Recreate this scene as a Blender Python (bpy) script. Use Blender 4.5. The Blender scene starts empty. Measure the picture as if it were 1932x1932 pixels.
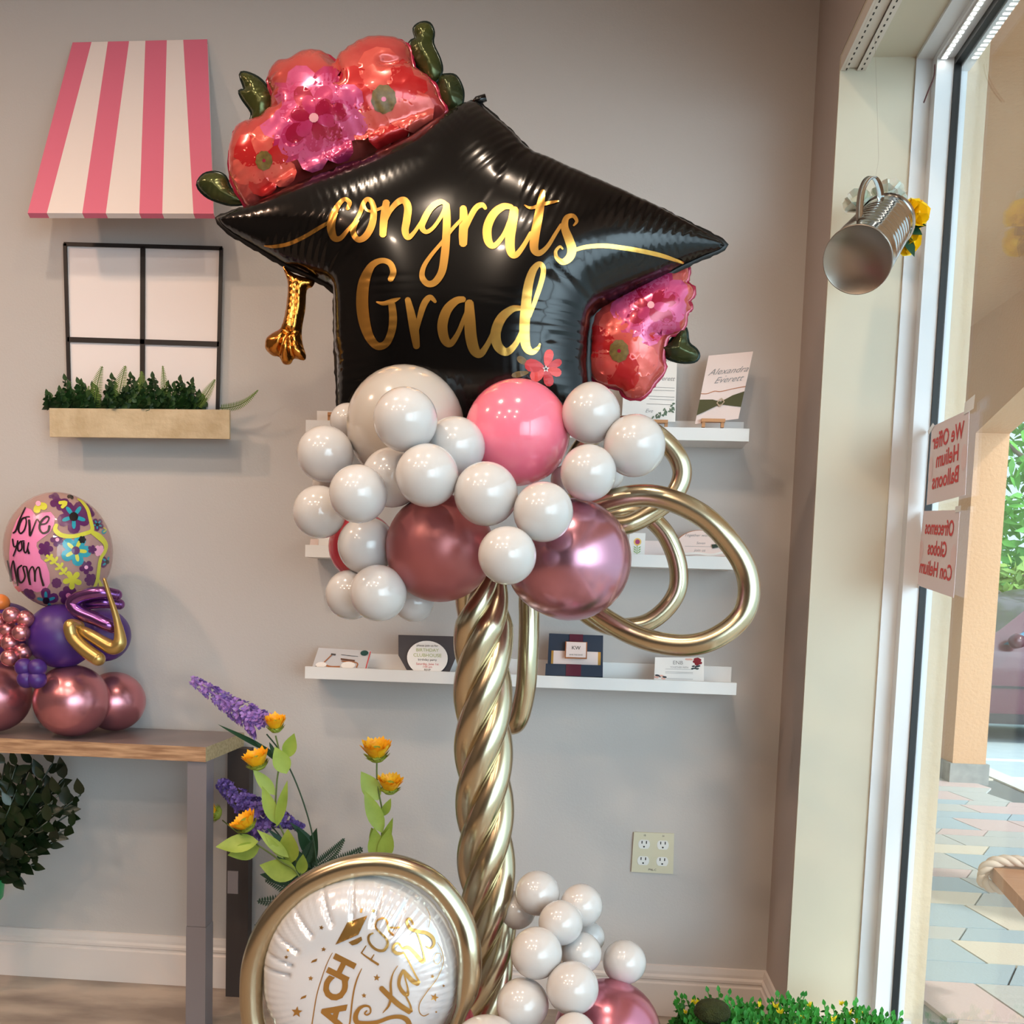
import bpy, math, random
import numpy as np
from mathutils import Vector, Matrix, Quaternion, geometry, noise
random.seed(7); rng = np.random.default_rng(7)
SC = bpy.context.scene
COL = SC.collection
# ------------------------------------------------------------------ camera
F, CX, CY, EYE, WALL = 1896.7, 966.0, 1292.1, 1.15, 2.77
M = np.array([[0.9965563, 0.07628183, 0.03250574],
              [0.03879448, -0.08246271, -0.99583879],
              [-0.0732839, 0.99367046, -0.08513805]])
cam = bpy.data.cameras.new('camera'); cam.sensor_width = 36; cam.sensor_height = 36
cam.lens = 36 * F / 1932; cam.shift_y = (CY - 966) / 1932; cam.clip_start = .05
co = bpy.data.objects.new('camera', cam); COL.objects.link(co)
Rm = Matrix((M.T @ np.diag([1, -1, -1])).tolist()).to_4x4()
co.matrix_world = Matrix.Translation((0, 0, EYE)) @ Rm
SC.camera = co
# ------------------------------------------------------------------ world, sun, exposure
SC.view_settings.view_transform = 'Standard'; SC.view_settings.look = 'None'
SC.view_settings.exposure = 0.12; SC.view_settings.gamma = 1.0
SKY_BASE, SKY_LOBE = 1.35, 7.6
w = bpy.data.worlds.new('world'); SC.world = w; w.use_nodes = True
bg = w.node_tree.nodes['Background']; bg.inputs[0].default_value = (.70, .87, 1, 1)
_n = w.node_tree.nodes; _l = w.node_tree.links          # overcast sky plus a bright low lobe added to light the back wall
_tc = _n.new('ShaderNodeTexCoord'); _dp = _n.new('ShaderNodeVectorMath'); _dp.operation = 'DOT_PRODUCT'; _dp.inputs[1].default_value = (.40, -.91, .10)
_mx = _n.new('ShaderNodeMath'); _mx.operation = 'MAXIMUM'; _mx.inputs[1].default_value = 0
_pw = _n.new('ShaderNodeMath'); _pw.operation = 'POWER'; _pw.inputs[1].default_value = 7
_ma = _n.new('ShaderNodeMath'); _ma.operation = 'MULTIPLY_ADD'; _ma.inputs[1].default_value = SKY_LOBE; _ma.inputs[2].default_value = SKY_BASE
_l.new(_tc.outputs['Generated'], _dp.inputs[0]); _l.new(_dp.outputs['Value'], _mx.inputs[0]); _l.new(_mx.outputs[0], _pw.inputs[0]); _l.new(_pw.outputs[0], _ma.inputs[0]); _l.new(_ma.outputs[0], bg.inputs[1])
sun = bpy.data.lights.new('sun', 'SUN'); sun.energy = 2.2; sun.angle = math.radians(4); sun.color = (1, .95, .86)
so = bpy.data.objects.new('sun', sun); COL.objects.link(so)
so.rotation_euler = (math.radians(28), math.radians(38), 0)
LAMPS = [(-1.1, 1.15, 26), (-.1, 1.0, 20), (-1.9, -.2, 34), (-.8, -.3, 26), (-.1, -.4, 22), (-1.7, -1.6, 38), (-.3, -1.7, 34), (-2.5, 1.3, 46), (-2.8, -1.0, 36)]
LAMP_COL = (1, .79, .60); LAMP_GAIN = .5

# ------------------------------------------------------------------ projection helpers
def ray(x, y): return M.T @ np.array([(x - CX) / F, (y - CY) / F, 1.])
E0 = np.array([0, 0, EYE])
def PY(x, y, Y): r = ray(x, y); return r * (Y / r[1]) + E0
def PZ(x, y, z): r = ray(x, y); return r * ((z - EYE) / r[2]) + E0
def PX(x, y, X): r = ray(x, y); return r * (X / r[0]) + E0
def proj(P):
    c = M @ (np.asarray(P, float) - E0); return F * c[0] / c[2] + CX, F * c[1] / c[2] + CY
def S(*c):
    c = [v / 255 for v in c]
    return tuple((v / 12.92 if v <= .04045 else ((v + .055) / 1.055) ** 2.4) for v in c) + (1,)

# ------------------------------------------------------------------ materials
MATS = {}
def mat(name, col, rough=.6, metal=0, **k):
    if name in MATS: return MATS[name]
    m = bpy.data.materials.new(name); m.use_nodes = True
    nt = m.node_tree; b = nt.nodes['Principled BSDF']
    b.inputs['Base Color'].default_value = col; b.inputs['Roughness'].default_value = rough
    b.inputs['Metallic'].default_value = metal
    for key, v in k.items():
        if key in ('noise', 'bump', 'two'): continue
        b.inputs[key].default_value = v
    if 'noise' in k:      # (scale, second colour, contrast)
        sc_, c2, am = k['noise'][:3]
        tc = nt.nodes.new('ShaderNodeTexCoord'); mp = nt.nodes.new('ShaderNodeMapping')
        if len(k['noise']) > 3: mp.inputs['Scale'].default_value = k['noise'][3]
        n = nt.nodes.new('ShaderNodeTexNoise'); n.inputs['Scale'].default_value = sc_; n.inputs['Detail'].default_value = 6
        r = nt.nodes.new('ShaderNodeValToRGB'); r.color_ramp.elements[0].position = .5 - am; r.color_ramp.elements[1].position = .5 + am
        r.color_ramp.elements[0].color = col; r.color_ramp.elements[1].color = c2
        nt.links.new(tc.outputs['Object'], mp.inputs[0]); nt.links.new(mp.outputs[0], n.inputs['Vector'])
        nt.links.new(n.outputs['Fac'], r.inputs[0]); nt.links.new(r.outputs[0], b.inputs['Base Color'])
    if 'bump' in k:
        sc_, st = k['bump']
        tc = nt.nodes.new('ShaderNodeTexCoord'); n = nt.nodes.new('ShaderNodeTexNoise'); n.inputs['Scale'].default_value = sc_; n.inputs['Detail'].default_value = 4
        bp = nt.nodes.new('ShaderNodeBump'); bp.inputs['Strength'].default_value = st; bp.inputs['Distance'].default_value = .01
        nt.links.new(tc.outputs['Object'], n.inputs['Vector']); nt.links.new(n.outputs['Fac'], bp.inputs['Height']); nt.links.new(bp.outputs[0], b.inputs['Normal'])
    MATS[name] = m; return m
def emis(name, col, st):
    m = bpy.data.materials.new(name); m.use_nodes = True; b = m.node_tree.nodes['Principled BSDF']
    b.inputs['Base Color'].default_value = col; b.inputs['Emission Color'].default_value = col; b.inputs['Emission Strength'].default_value = st
    MATS[name] = m; return m
wall_m = mat('greige_paint', S(190, 184, 180), .75, bump=(180, .06))
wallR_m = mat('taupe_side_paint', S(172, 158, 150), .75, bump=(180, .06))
back_m = mat('darkened_unseen_wall', S(92, 84, 78), .8)  # unseen left and front walls, colour darkened so the foil cap reflects less
cream_m = mat('cream_paint', S(206, 198, 178), .5, noise=(3, S(200, 192, 172), .2))
trim_m = mat('trim_paint', S(214, 205, 200), .4)
ceil_m = mat('ceiling_paint', S(225, 215, 205), .8)
floor_m = mat('stained_concrete', S(126, 112, 102), .38, noise=(3.5, S(176, 162, 148), .14, (1, 2.4, 1)))
alu_m = mat('white_aluminium', S(222, 226, 230), .35)
black_m = mat('black_rubber', S(12, 12, 13), .5)
blk_paint = mat('black_tape', S(22, 18, 20), .5)
ext_beige = mat('beige_stucco', S(205, 180, 148), .8, bump=(60, .3))
peach_m = mat('peach_stucco', S(208, 160, 122), .85, bump=(45, .5))
grayblk_m = mat('grey_stone', S(130, 130, 128), .8, noise=(12, S(165, 162, 158), .2))
white_lat = mat('white_latex', S(200, 196, 194), .16, **{'Subsurface Weight': .2, 'Subsurface Radius': (.05, .04, .035), 'Subsurface Scale': .4, 'Coat Weight': .5, 'Coat Roughness': .05})
ivory_lat = mat('ivory_latex', S(188, 179, 170), .16, **{'Subsurface Weight': .2, 'Subsurface Radius': (.05, .04, .03), 'Subsurface Scale': .4, 'Coat Weight': .5, 'Coat Roughness': .05})
pink_lat = mat('pink_latex', S(240, 122, 146), .16, **{'Subsurface Weight': .15, 'Subsurface Radius': (.05, .02, .02), 'Subsurface Scale': .3, 'Coat Weight': .6, 'Coat Roughness': .05})
red_lat = mat('coral_latex', S(205, 62, 82), .25, **{'Coat Weight': .4, 'Coat Roughness': .1})
rose_lat = mat('dusty_rose_latex', S(158, 88, 88), .33, .35)
mauve_chr = mat('mauve_chrome', S(196, 140, 158), .24, .95)
pinkchr = mat('pink_chrome', S(205, 128, 146), .26, .9)
gold_chr = mat('gold_chrome', S(200, 187, 158), .24, 1.0)
gold_foil = mat('gold_foil', S(232, 178, 92), .22, 1.0)
tassel_m = mat('bronze_gold_foil', S(205, 138, 62), .2, 1.0, bump=(26, .35))
black_foil = mat('black_foil', S(6, 5, 5), .17, 0, **{'Coat Weight': .22, 'Coat Roughness': .06, 'Specular IOR Level': .3})
purple_lat = mat('purple_latex', S(66, 34, 112), .4)
purple_chr = mat('purple_chrome', S(140, 92, 160), .22, .95)
bronze_chr = mat('bronze_chrome', S(206, 136, 144), .27, .85)
gold_pearl = mat('gold_pearl', S(190, 158, 96), .3, .8)
orange_lat = mat('orange_latex', S(230, 130, 60), .35)
leafF = mat('foil_green', S(88, 92, 42), .22, .55, noise=(9, S(40, 52, 40), .2))
leaf_dark = mat('foil_dark_green', S(20, 36, 32), .2, .4)
coral_foil = mat('coral_floral_foil', S(186, 52, 56), .2, .35, noise=(7, S(216, 100, 88), .22), **{'Coat Weight': .6, 'Coat Roughness': .06})
mag1 = mat('magenta_petal', S(176, 34, 84), .22, .25, noise=(22, S(196, 64, 112), .3), **{'Coat Weight': .5})
mag2 = mat('light_magenta_petal', S(194, 62, 112), .22, .25, noise=(30, S(210, 96, 142), .3), **{'Coat Weight': .5})
mag3 = mat('crimson_petal', S(160, 22, 58), .22, .25, **{'Coat Weight': .5})
cor1 = mat('coral_petal', S(206, 64, 60), .22, .25, noise=(24, S(220, 104, 90), .3), **{'Coat Weight': .5})
cor2 = mat('red_petal', S(188, 34, 36), .22, .25, **{'Coat Weight': .5})
yel_c = mat('olive_flower_eye', S(126, 100, 48), .4, noise=(120, S(84, 64, 26), .25))
pet_edge = mat('pale_petal_edge', S(240, 168, 176), .3, .2)
white_foil = mat('white_foil', S(226, 226, 230), .14, .35, **{'Coat Weight': .8, 'Coat Roughness': .05})
paper = mat('white_paper', S(238, 234, 230), .7)
blush = mat('blush_paper', S(234, 214, 208), .7)
ink = mat('dark_ink', S(70, 66, 68), .7)
greyink = mat('grey_ink', S(150, 146, 146), .7)
shelf_m = mat('shelf_white', S(232, 230, 228), .4)
greenink = mat('leaf_green_ink', S(96, 116, 96), .7)
redink = mat('red_ink', S(206, 74, 76), .7)
palered = mat('pale_red_ink', S(228, 204, 206), .7)
wood_lt = mat('easel_wood', S(196, 140, 92), .5)

# ------------------------------------------------------------------ mesh helpers
ORG = {}
class MB:
    def __init__(s): s.v = []; s.f = []; s.mi = []
    def add(s, vs, fs, mi=0):
        n = len(s.v); s.v += [tuple(map(float, p)) for p in vs]; s.f += [tuple(i + n for i in f) for f in fs]; s.mi += [mi] * len(fs); return s
    def box(s, a, b, mi=0):
        x0, y0, z0 = a; x1, y1, z1 = b
        return s.add([(x0, y0, z0), (x1, y0, z0), (x1, y1, z0), (x0, y1, z0), (x0, y0, z1), (x1, y0, z1), (x1, y1, z1), (x0, y1, z1)],
                     [(0, 3, 2, 1), (4, 5, 6, 7), (0, 1, 5, 4), (1, 2, 6, 5), (2, 3, 7, 6), (3, 0, 4, 7)], mi)
    def hexa(s, f4, b4, mi=0):   # front quad (ccw seen from front), back quad same order
        return s.add(list(f4) + list(b4), [(0, 1, 2, 3), (7, 6, 5, 4), (0, 4, 5, 1), (1, 5, 6, 2), (2, 6, 7, 3), (3, 7, 4, 0)], mi)
    def slab(s, q, d, mi=0):     # quad extruded by vector d
        q = [np.array(p, float) for p in q]; return s.hexa(q, [p + np.array(d) for p in q], mi)
    def tube(s, path, rad, seg=16, closed=False, cap=True, mi=0, up=(0, 0, 1)):
        P = [Vector(p) for p in path]; n = len(P)
        R = rad if hasattr(rad, '__len__') else [rad] * n
        T = []
        for i in range(n):
            a = P[(i - 1) % n] if (closed or i > 0) else P[i]; b = P[(i + 1) % n] if (closed or i < n - 1) else P[i]
            t = (b - a); T.append(t.normalized() if t.length > 1e-9 else Vector((0, 0, 1)))
        u = Vector(up); u = (u - T[0] * u.dot(T[0]));
        if u.length < 1e-3: u = Vector((1, 0, 0)) - T[0] * T[0].x
        u.normalize(); fr = []
        for i in range(n):
            if i: u = T[i - 1].rotation_difference(T[i]) @ u
            u = (u - T[i] * u.dot(T[i])).normalized(); fr.append((u.copy(), T[i].cross(u)))
        tw = 0
        if closed:
            ue = T[-1].rotation_difference(T[0]) @ fr[-1][0]; tw = math.atan2(ue.dot(fr[0][1]), ue.dot(fr[0][0]))
        vs = []
        for i in range(n):
            a, b = fr[i]
            for k in range(seg):
                th = 2 * math.pi * k / seg - tw * i / n
                vs.append(P[i] + (a * math.cos(th) + b * math.sin(th)) * R[i])
        fs = []
        for i in range(n if closed else n - 1):
            j = (i + 1) % n
            for k in range(seg):
                l = (k + 1) % seg; fs.append((i * seg + k, i * seg + l, j * seg + l, j * seg + k))
        if cap and not closed: fs += [tuple(range(seg))[::-1], tuple((n - 1) * seg + k for k in range(seg))]
        return s.add(vs, fs, mi)
    def sphere(s, c, r, seg=20, rings=12, mi=0, R=None):
        r = np.array(r if hasattr(r, '__len__') else (r, r, r)); vs = []; fs = []
        for i in range(rings + 1):
            ph = math.pi * i / rings
            for k in range(seg):
                th = 2 * math.pi * k / seg; v = np.array((math.sin(ph) * math.cos(th), math.sin(ph) * math.sin(th), math.cos(ph))) * r
                if R is not None: v = np.array(R @ Vector(v))
                vs.append(v + np.array(c))
        for i in range(rings):
            for k in range(seg):
                l = (k + 1) % seg; fs.append((i * seg + k, (i + 1) * seg + k, (i + 1) * seg + l, i * seg + l))
        return s.add(vs, fs, mi)
    def lathe(s, prof, c, axis=(0, 0, 1), seg=32, mi=0):   # prof: (r, h) along axis
        q = Vector((0, 0, 1)).rotation_difference(Vector(axis).normalized()); vs = []; fs = []
        for r, h in prof:
            for k in range(seg):
                th = 2 * math.pi * k / seg; vs.append(q @ Vector((r * math.cos(th), r * math.sin(th), h)) + Vector(c))
        pole = lambda i: prof[i][0] < .0011
        for i in range(len(prof) - 1):
            for k in range(seg):
                l = (k + 1) % seg
                if pole(i): fs.append((i * seg, (i + 1) * seg + l, (i + 1) * seg + k))
                elif pole(i + 1): fs.append((i * seg + k, i * seg + l, (i + 1) * seg))
                else: fs.append((i * seg + k, i * seg + l, (i + 1) * seg + l, (i + 1) * seg + k))
        return s.add(vs, fs, mi)
    def leaf(s, base, tip, width, nrm=(0, -1, 0), fold=.25, bend=0., n=6, mi=0, shape=1.0, pos=.4):
        b = Vector(base); t = Vector(tip); ax = t - b; L = ax.length
        if L < 1e-6: return s
        ax.normalize(); nr = Vector(nrm); nr = nr - ax * nr.dot(ax)
        if nr.length < 1e-3: nr = ax.orthogonal()
        nr.normalize(); sd = ax.cross(nr); vs = []; fs = []
        for i in range(n + 1):
            u = i / n; wv = width * .5 * (math.sin(math.pi * u ** (math.log(.5) / math.log(pos))) ** shape) if 0 < u < 1 else 0
            c = b + ax * (L * u) + nr * (bend * L * math.sin(math.pi * u * .5) * u)
            vs += [c - sd * wv + nr * wv * fold, c, c + sd * wv + nr * wv * fold]
        for i in range(n):
            a = i * 3; fs += [(a, a + 1, a + 4, a + 3), (a + 1, a + 2, a + 5, a + 4)]
        return s.add(vs, fs, mi)
    def build(s, name, m, parent=None, smooth=True, loc=None, autos=None):
        me = bpy.data.meshes.new(name); org = np.zeros(3)
        if parent is not None: org = np.array(ORG.get(parent.name, (0, 0, 0)))
        elif loc is not None: org = np.array(loc, float)
        me.from_pydata([tuple(np.array(v) - org) for v in s.v], [], s.f)
        for mm in (m if isinstance(m, (list, tuple)) else [m]): me.materials.append(mm)
        if isinstance(m, (list, tuple)): me.polygons.foreach_set('material_index', s.mi)
        if smooth:
            me.polygons.foreach_set('use_smooth', [True] * len(me.polygons))
            if autos is not None:
                me.set_sharp_from_angle(angle=math.radians(autos))
        me.update()
        o = bpy.data.objects.new(name, me); COL.objects.link(o)
        if parent is not None: o.parent = parent
        else: o.location = org
        ORG[o.name] = tuple(org); return o
def tag(o, label=None, cat=None, group=None, kind=None):
    if label: o['label'] = label
    if cat: o['category'] = cat
    if group: o['group'] = group
    if kind: o['kind'] = kind
    return o
def thing(name, label, cat, loc, group=None):
    o = bpy.data.objects.new(name, None); COL.objects.link(o); o.location = tuple(map(float, loc)); o.empty_display_size = .05
    ORG[o.name] = tuple(map(float, loc)); return tag(o, label, cat, group)
def struct(mb, name, m, smooth=False, parent=None):
    o = mb.build(name, m, parent, smooth)
    if parent is None: o['kind'] = 'structure'
    return o
def catmull(P, n=8, closed=False):
    P = [np.array(p, float) for p in P]; out = []; N = len(P)
    rngI = range(N) if closed else range(N - 1)
    for i in rngI:
        if closed: a, b, c, d = P[(i - 1) % N], P[i], P[(i + 1) % N], P[(i + 2) % N]
        else: a, b, c, d = P[max(i - 1, 0)], P[i], P[i + 1], P[min(i + 2, N - 1)]
        for k in range(n):
            t = k / n; out.append(.5 * ((2 * b) + (c - a) * t + (2 * a - 5 * b + 4 * c - d) * t * t + (3 * b - a - 3 * c + d) * t ** 3))
    if not closed: out.append(P[-1])
    return out
def in_poly(X, Y, poly):
    ins = np.zeros(X.shape, bool); n = len(poly)
    for i in range(n):
        x1, y1 = poly[i]; x2, y2 = poly[(i + 1) % n]
        if y1 == y2: continue
        c = ((y1 > Y) != (y2 > Y)) & (X < (x2 - x1) * (Y - y1) / (y2 - y1) + x1); ins ^= c
    return ins
def resample(poly, step, closed=True):
    P = [np.array(p, float) for p in poly]; out = []
    for i in range(len(P) if closed else len(P) - 1):
        a, b = P[i], P[(i + 1) % len(P)]; d = np.linalg.norm(b - a); k = max(1, int(round(d / step)))
        for j in range(k): out.append(a + (b - a) * j / k)
    if not closed: out.append(P[-1])
    return out
def seg_dist(X, Y, poly, closed=True):
    D = np.full(X.shape, 1e9); Sg = np.zeros(X.shape); acc = 0
    n = len(poly)
    for i in range(n if closed else n - 1):
        a = np.array(poly[i], float); b = np.array(poly[(i + 1) % n], float); ab = b - a; L = np.linalg.norm(ab)
        if L < 1e-9: continue
        t = np.clip(((X - a[0]) * ab[0] + (Y - a[1]) * ab[1]) / L ** 2, 0, 1)
        d = np.hypot(X - a[0] - t * ab[0], Y - a[1] - t * ab[1]); m_ = d < D
        D = np.where(m_, d, D); Sg = np.where(m_, acc + t * L, Sg); acc += L
    return D, Sg
def tri_poly(poly, step):      # triangulated polygon with interior grid, 2D
    xs = [p[0] for p in poly]; ys = [p[1] for p in poly]
    B = resample(poly, step); gx, gy = np.meshgrid(np.arange(min(xs) + step / 2, max(xs), step), np.arange(min(ys) + step / 2, max(ys), step))
    Bp = [tuple(p) for p in B]
    m_ = in_poly(gx, gy, Bp); gx, gy = gx[m_], gy[m_]
    if len(gx):
        d, _ = seg_dist(gx, gy, [tuple(p) for p in poly]); k = d > step * .55; gx, gy = gx[k], gy[k]
    pts = [Vector(p) for p in Bp] + [Vector((float(a), float(b))) for a, b in zip(gx, gy)]
    n = len(Bp)
    r = geometry.delaunay_2d_cdt(pts, [(i, (i + 1) % n) for i in range(n)], [], 0, 1e-5)
    V = np.array([tuple(v) for v in r[0]]); Fc = [tuple(f) for f in r[2]]
    c = np.array([V[list(f)].mean(0) for f in Fc]); keep = in_poly(c[:, 0], c[:, 1], Bp)
    return V, [f for f, k in zip(Fc, keep) if k]

class Foil:
    """inflated two-sided foil shape from an outline in the photo's plane at depth Y0"""
    def __init__(s, poly, Y0, H, creases=(), puck=.05, plen=16, pw=40, step=4, back=1.0, pw_exp=.5):
        s.poly = [tuple(map(float, p)) for p in poly]; s.Y0 = Y0; s.H = H; s.cr = creases; s.puck = puck; s.plen = plen; s.pw = pw; s.back = back
        xs = [p[0] for p in poly]; ys = [p[1] for p in poly]; g = s.g = max(step, (max(xs) - min(xs)) / 170)
        s.x0, s.y0 = min(xs) - 2 * g, min(ys) - 2 * g
        nx = int((max(xs) - s.x0) / g) + 4; ny = int((max(ys) - s.y0) / g) + 4
        X, Y = np.meshgrid(s.x0 + np.arange(nx) * g, s.y0 + np.arange(ny) * g); ins = in_poly(X, Y, s.poly)
        u = np.zeros(X.shape)
        for it in range(900):
            nu = .25 * (np.roll(u, 1, 0) + np.roll(u, -1, 0) + np.roll(u, 1, 1) + np.roll(u, -1, 1) + 1); nu[~ins] = 0
            u = u + 1.0 * (nu - u)
        s.u = u / u.max(); s.ex = pw_exp; s.step = step
        s.q = 2.0; nx = int((max(xs) - s.x0) / s.q) + 6; ny = int((max(ys) - s.y0) / s.q) + 6
        X, Y = np.meshgrid(s.x0 + np.arange(nx) * s.q, s.y0 + np.arange(ny) * s.q); s.T = s.hx(X, Y)
    def h(s, x, y):
        x = np.atleast_1d(np.asarray(x, float)); y = np.atleast_1d(np.asarray(y, float)); u = s.T
        fx = np.clip((x - s.x0) / s.q, 0, u.shape[1] - 1.001); fy = np.clip((y - s.y0) / s.q, 0, u.shape[0] - 1.001)
        i = fx.astype(int); j = fy.astype(int); a = fx - i; b = fy - j
        return (u[j, i] * (1 - a) + u[j, i + 1] * a) * (1 - b) + (u[j + 1, i] * (1 - a) + u[j + 1, i + 1] * a) * b
    def hx(s, x, y):
        x = np.atleast_1d(np.asarray(x, float)); y = np.atleast_1d(np.asarray(y, float))
        fx = np.clip((x - s.x0) / s.g, 0, s.u.shape[1] - 1.001); fy = np.clip((y - s.y0) / s.g, 0, s.u.shape[0] - 1.001)
        i = fx.astype(int); j = fy.astype(int); a = fx - i; b = fy - j; u = s.u
        v = (u[j, i] * (1 - a) + u[j, i + 1] * a) * (1 - b) + (u[j + 1, i] * (1 - a) + u[j + 1, i + 1] * a) * b
        d, t = seg_dist(x, y, s.poly)
        hh = s.H * np.clip(v, 0, 1) ** s.ex
        hh = np.minimum(hh, s.H * np.sqrt(d / 18.) * .9 + d * 0)
        w_ = np.sin(t / s.plen * 2 * math.pi + 1.7 * np.sin(t / 61.)) * (.6 + .4 * np.sin(t / 37. + 1))
        hh *= 1 + s.puck * w_ * np.exp(-d / s.pw)
        for (line, wd, am) in s.cr:
            dc, _ = seg_dist(x, y, line, False); hh *= 1 - am * np.exp(-(dc / wd) ** 2)
        return hh
    def build(s, name, m, parent=None, **k):
        V, Fc = tri_poly(s.poly, s.step); hh = s.h(V[:, 0], V[:, 1]); n = len(V)
        B = len(resample(s.poly, s.step)); mb = MB()
        d, _ = seg_dist(V[:, 0], V[:, 1], s.poly)
        hh[d < .5] = .0006
        base = [PY(x, y, s.Y0) for x, y in V]
        fr = [p - np.array((0, h_, 0)) for p, h_ in zip(base, hh)]; bk = [p + np.array((0, h_ * s.back, 0)) for p, h_ in zip(base, hh)]
        def ori(f, P, sgn):
            a, b, c = (np.array(P[i]) for i in f[:3]); nn = np.cross(b - a, c - a)
            return f if nn[1] * sgn < 0 else f[::-1]
        mb.add(fr, [ori(f, fr, 1) for f in Fc]); mb.add(bk, [ori(f, bk, -1) for f in Fc])
        return mb.build(name, m, parent, True, **k)
    def pt(s, x, y, off=.0012):
        h = 0.
        for _ in range(5):
            P = PY(x, y, s.Y0 - h); q = proj((P[0], s.Y0, P[2])); h = float(s.h(q[0], q[1])[0])
        return PY(x, y, s.Y0 - h - off)
def sphere_pt(c, r):
    c = np.array(c, float); r = np.array(r if hasattr(r, '__len__') else (r, r, r), float)
    def f(x, y, off=.001):
        d = ray(x, y); o = (E0 - c) / (r + off); dd = d / (r + off)
        A = dd @ dd; B = 2 * o @ dd; Cc = o @ o - 1; D = B * B - 4 * A * Cc
        t = (-B - math.sqrt(D)) / (2 * A) if D > 0 else -B / (2 * A)
        return E0 + d * t
    return f
def ribbon_on(mb, strokes, fn, sub=7, tf=lambda x, y: (x, y), scale=1., off=.0014, mi=0, maxstep=None):
    """strokes: lists of (x, y, width); fn maps picture point to the surface"""
    for si, st in enumerate(strokes):
        P = catmull(st, sub); pts = [np.array(tf(p[0], p[1])) for p in P]; wd = [max(p[2], 1) * scale * .5 for p in P]
        n = len(pts); rows = []
        for i in range(n):
            t = pts[min(i + 1, n - 1)] - pts[max(i - 1, 0)]; L = np.linalg.norm(t); t = t / (L if L > 1e-6 else 1)
            nn = np.array((-t[1], t[0])); rows.append([pts[i] + nn * wd[i] * k for k in (-1, -.5, 0, .5, 1)])
        # round caps
        for end, sg in ((0, -1), (n - 1, 1)):
            t = pts[min(end + 1, n - 1)] - pts[max(end - 1, 0)]; t = t / (np.linalg.norm(t) + 1e-9); nn = np.array((-t[1], t[0]))
            ex = [pts[end] + t * sg * wd[end] * .55 * math.cos(k * math.pi / 2) + nn * wd[end] * math.sin(k * math.pi / 2) * .85 for k in (-1, -.5, 0, .5, 1)]
            rows = [ex] + rows if end == 0 else rows + [ex]
        o2 = off + si * .00012
        vs = [fn(q[0], q[1], o2) for r_ in rows for q in r_]; fs = []
        for i in range(len(rows) - 1):
            for k in range(4): fs.append((i * 5 + k, i * 5 + k + 1, (i + 1) * 5 + k + 1, (i + 1) * 5 + k))
        mb.add(vs, fs, mi)
def patch_on(mb, poly, fn, step=5, off=.001, mi=0):
    V, Fc = tri_poly([tuple(p) for p in poly], step); vs = [fn(x, y, off) for x, y in V]
    fs = []
    for f in Fc:
        a, b, c = (vs[i] for i in f[:3]); nn = np.cross(b - a, c - a); fs.append(f if nn[1] < 0 else f[::-1])
    mb.add(vs, fs, mi)
def petal(cx, cy, ang, L, W, r0=0, n=12):
    out = []
    for i in range(n):
        t = 2 * math.pi * i / n; x = L / 2 * (1 - math.cos(t)) ; y = W / 2 * math.sin(t) * (.55 + .45 * (1 - math.cos(t)) / 2) * 1.2
        x += r0; out.append((cx + x * math.cos(ang) - y * math.sin(ang), cy + x * math.sin(ang) + y * math.cos(ang)))
    return out
def star5(cx, cy, r, a0=-math.pi / 2):
    return [(cx + (r if i % 2 == 0 else r * .42) * math.cos(a0 + i * math.pi / 5), cy + (r if i % 2 == 0 else r * .42) * math.sin(a0 + i * math.pi / 5)) for i in range(10)]
def ell(cx, cy, rx, ry=None, n=20, a=0):
    ry = rx if ry is None else ry
    return [(cx + rx * math.cos(2 * math.pi * i / n) * math.cos(a) - ry * math.sin(2 * math.pi * i / n) * math.sin(a), cy + rx * math.cos(2 * math.pi * i / n) * math.sin(a) + ry * math.sin(2 * math.pi * i / n) * math.cos(a)) for i in range(n)]
def text2d(body, bold=0., shear=0.):
    cu = bpy.data.curves.new('t', 'FONT'); cu.body = body; cu.size = 1; cu.align_x = 'CENTER'; cu.align_y = 'CENTER'; cu.offset = bold; cu.shear = shear
    cu.resolution_u = 3; ob = bpy.data.objects.new('t', cu); COL.objects.link(ob); bpy.context.view_layer.update()
    me = bpy.data.meshes.new_from_object(ob.evaluated_get(bpy.context.evaluated_depsgraph_get()))
    v = np.array([tuple(p.co)[:2] for p in me.vertices]); f = [tuple(p.vertices) for p in me.polygons]
    bpy.data.objects.remove(ob); bpy.data.curves.remove(cu); bpy.data.meshes.remove(me); return v, f
def text_on(mb, body, fn, mi=0, bold=0., shear=0.):     # fn(x, y) in text units -> point
    v, f = text2d(body, bold, shear)
    if len(v): mb.add([fn(a, b) for a, b in v], f, mi)
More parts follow.
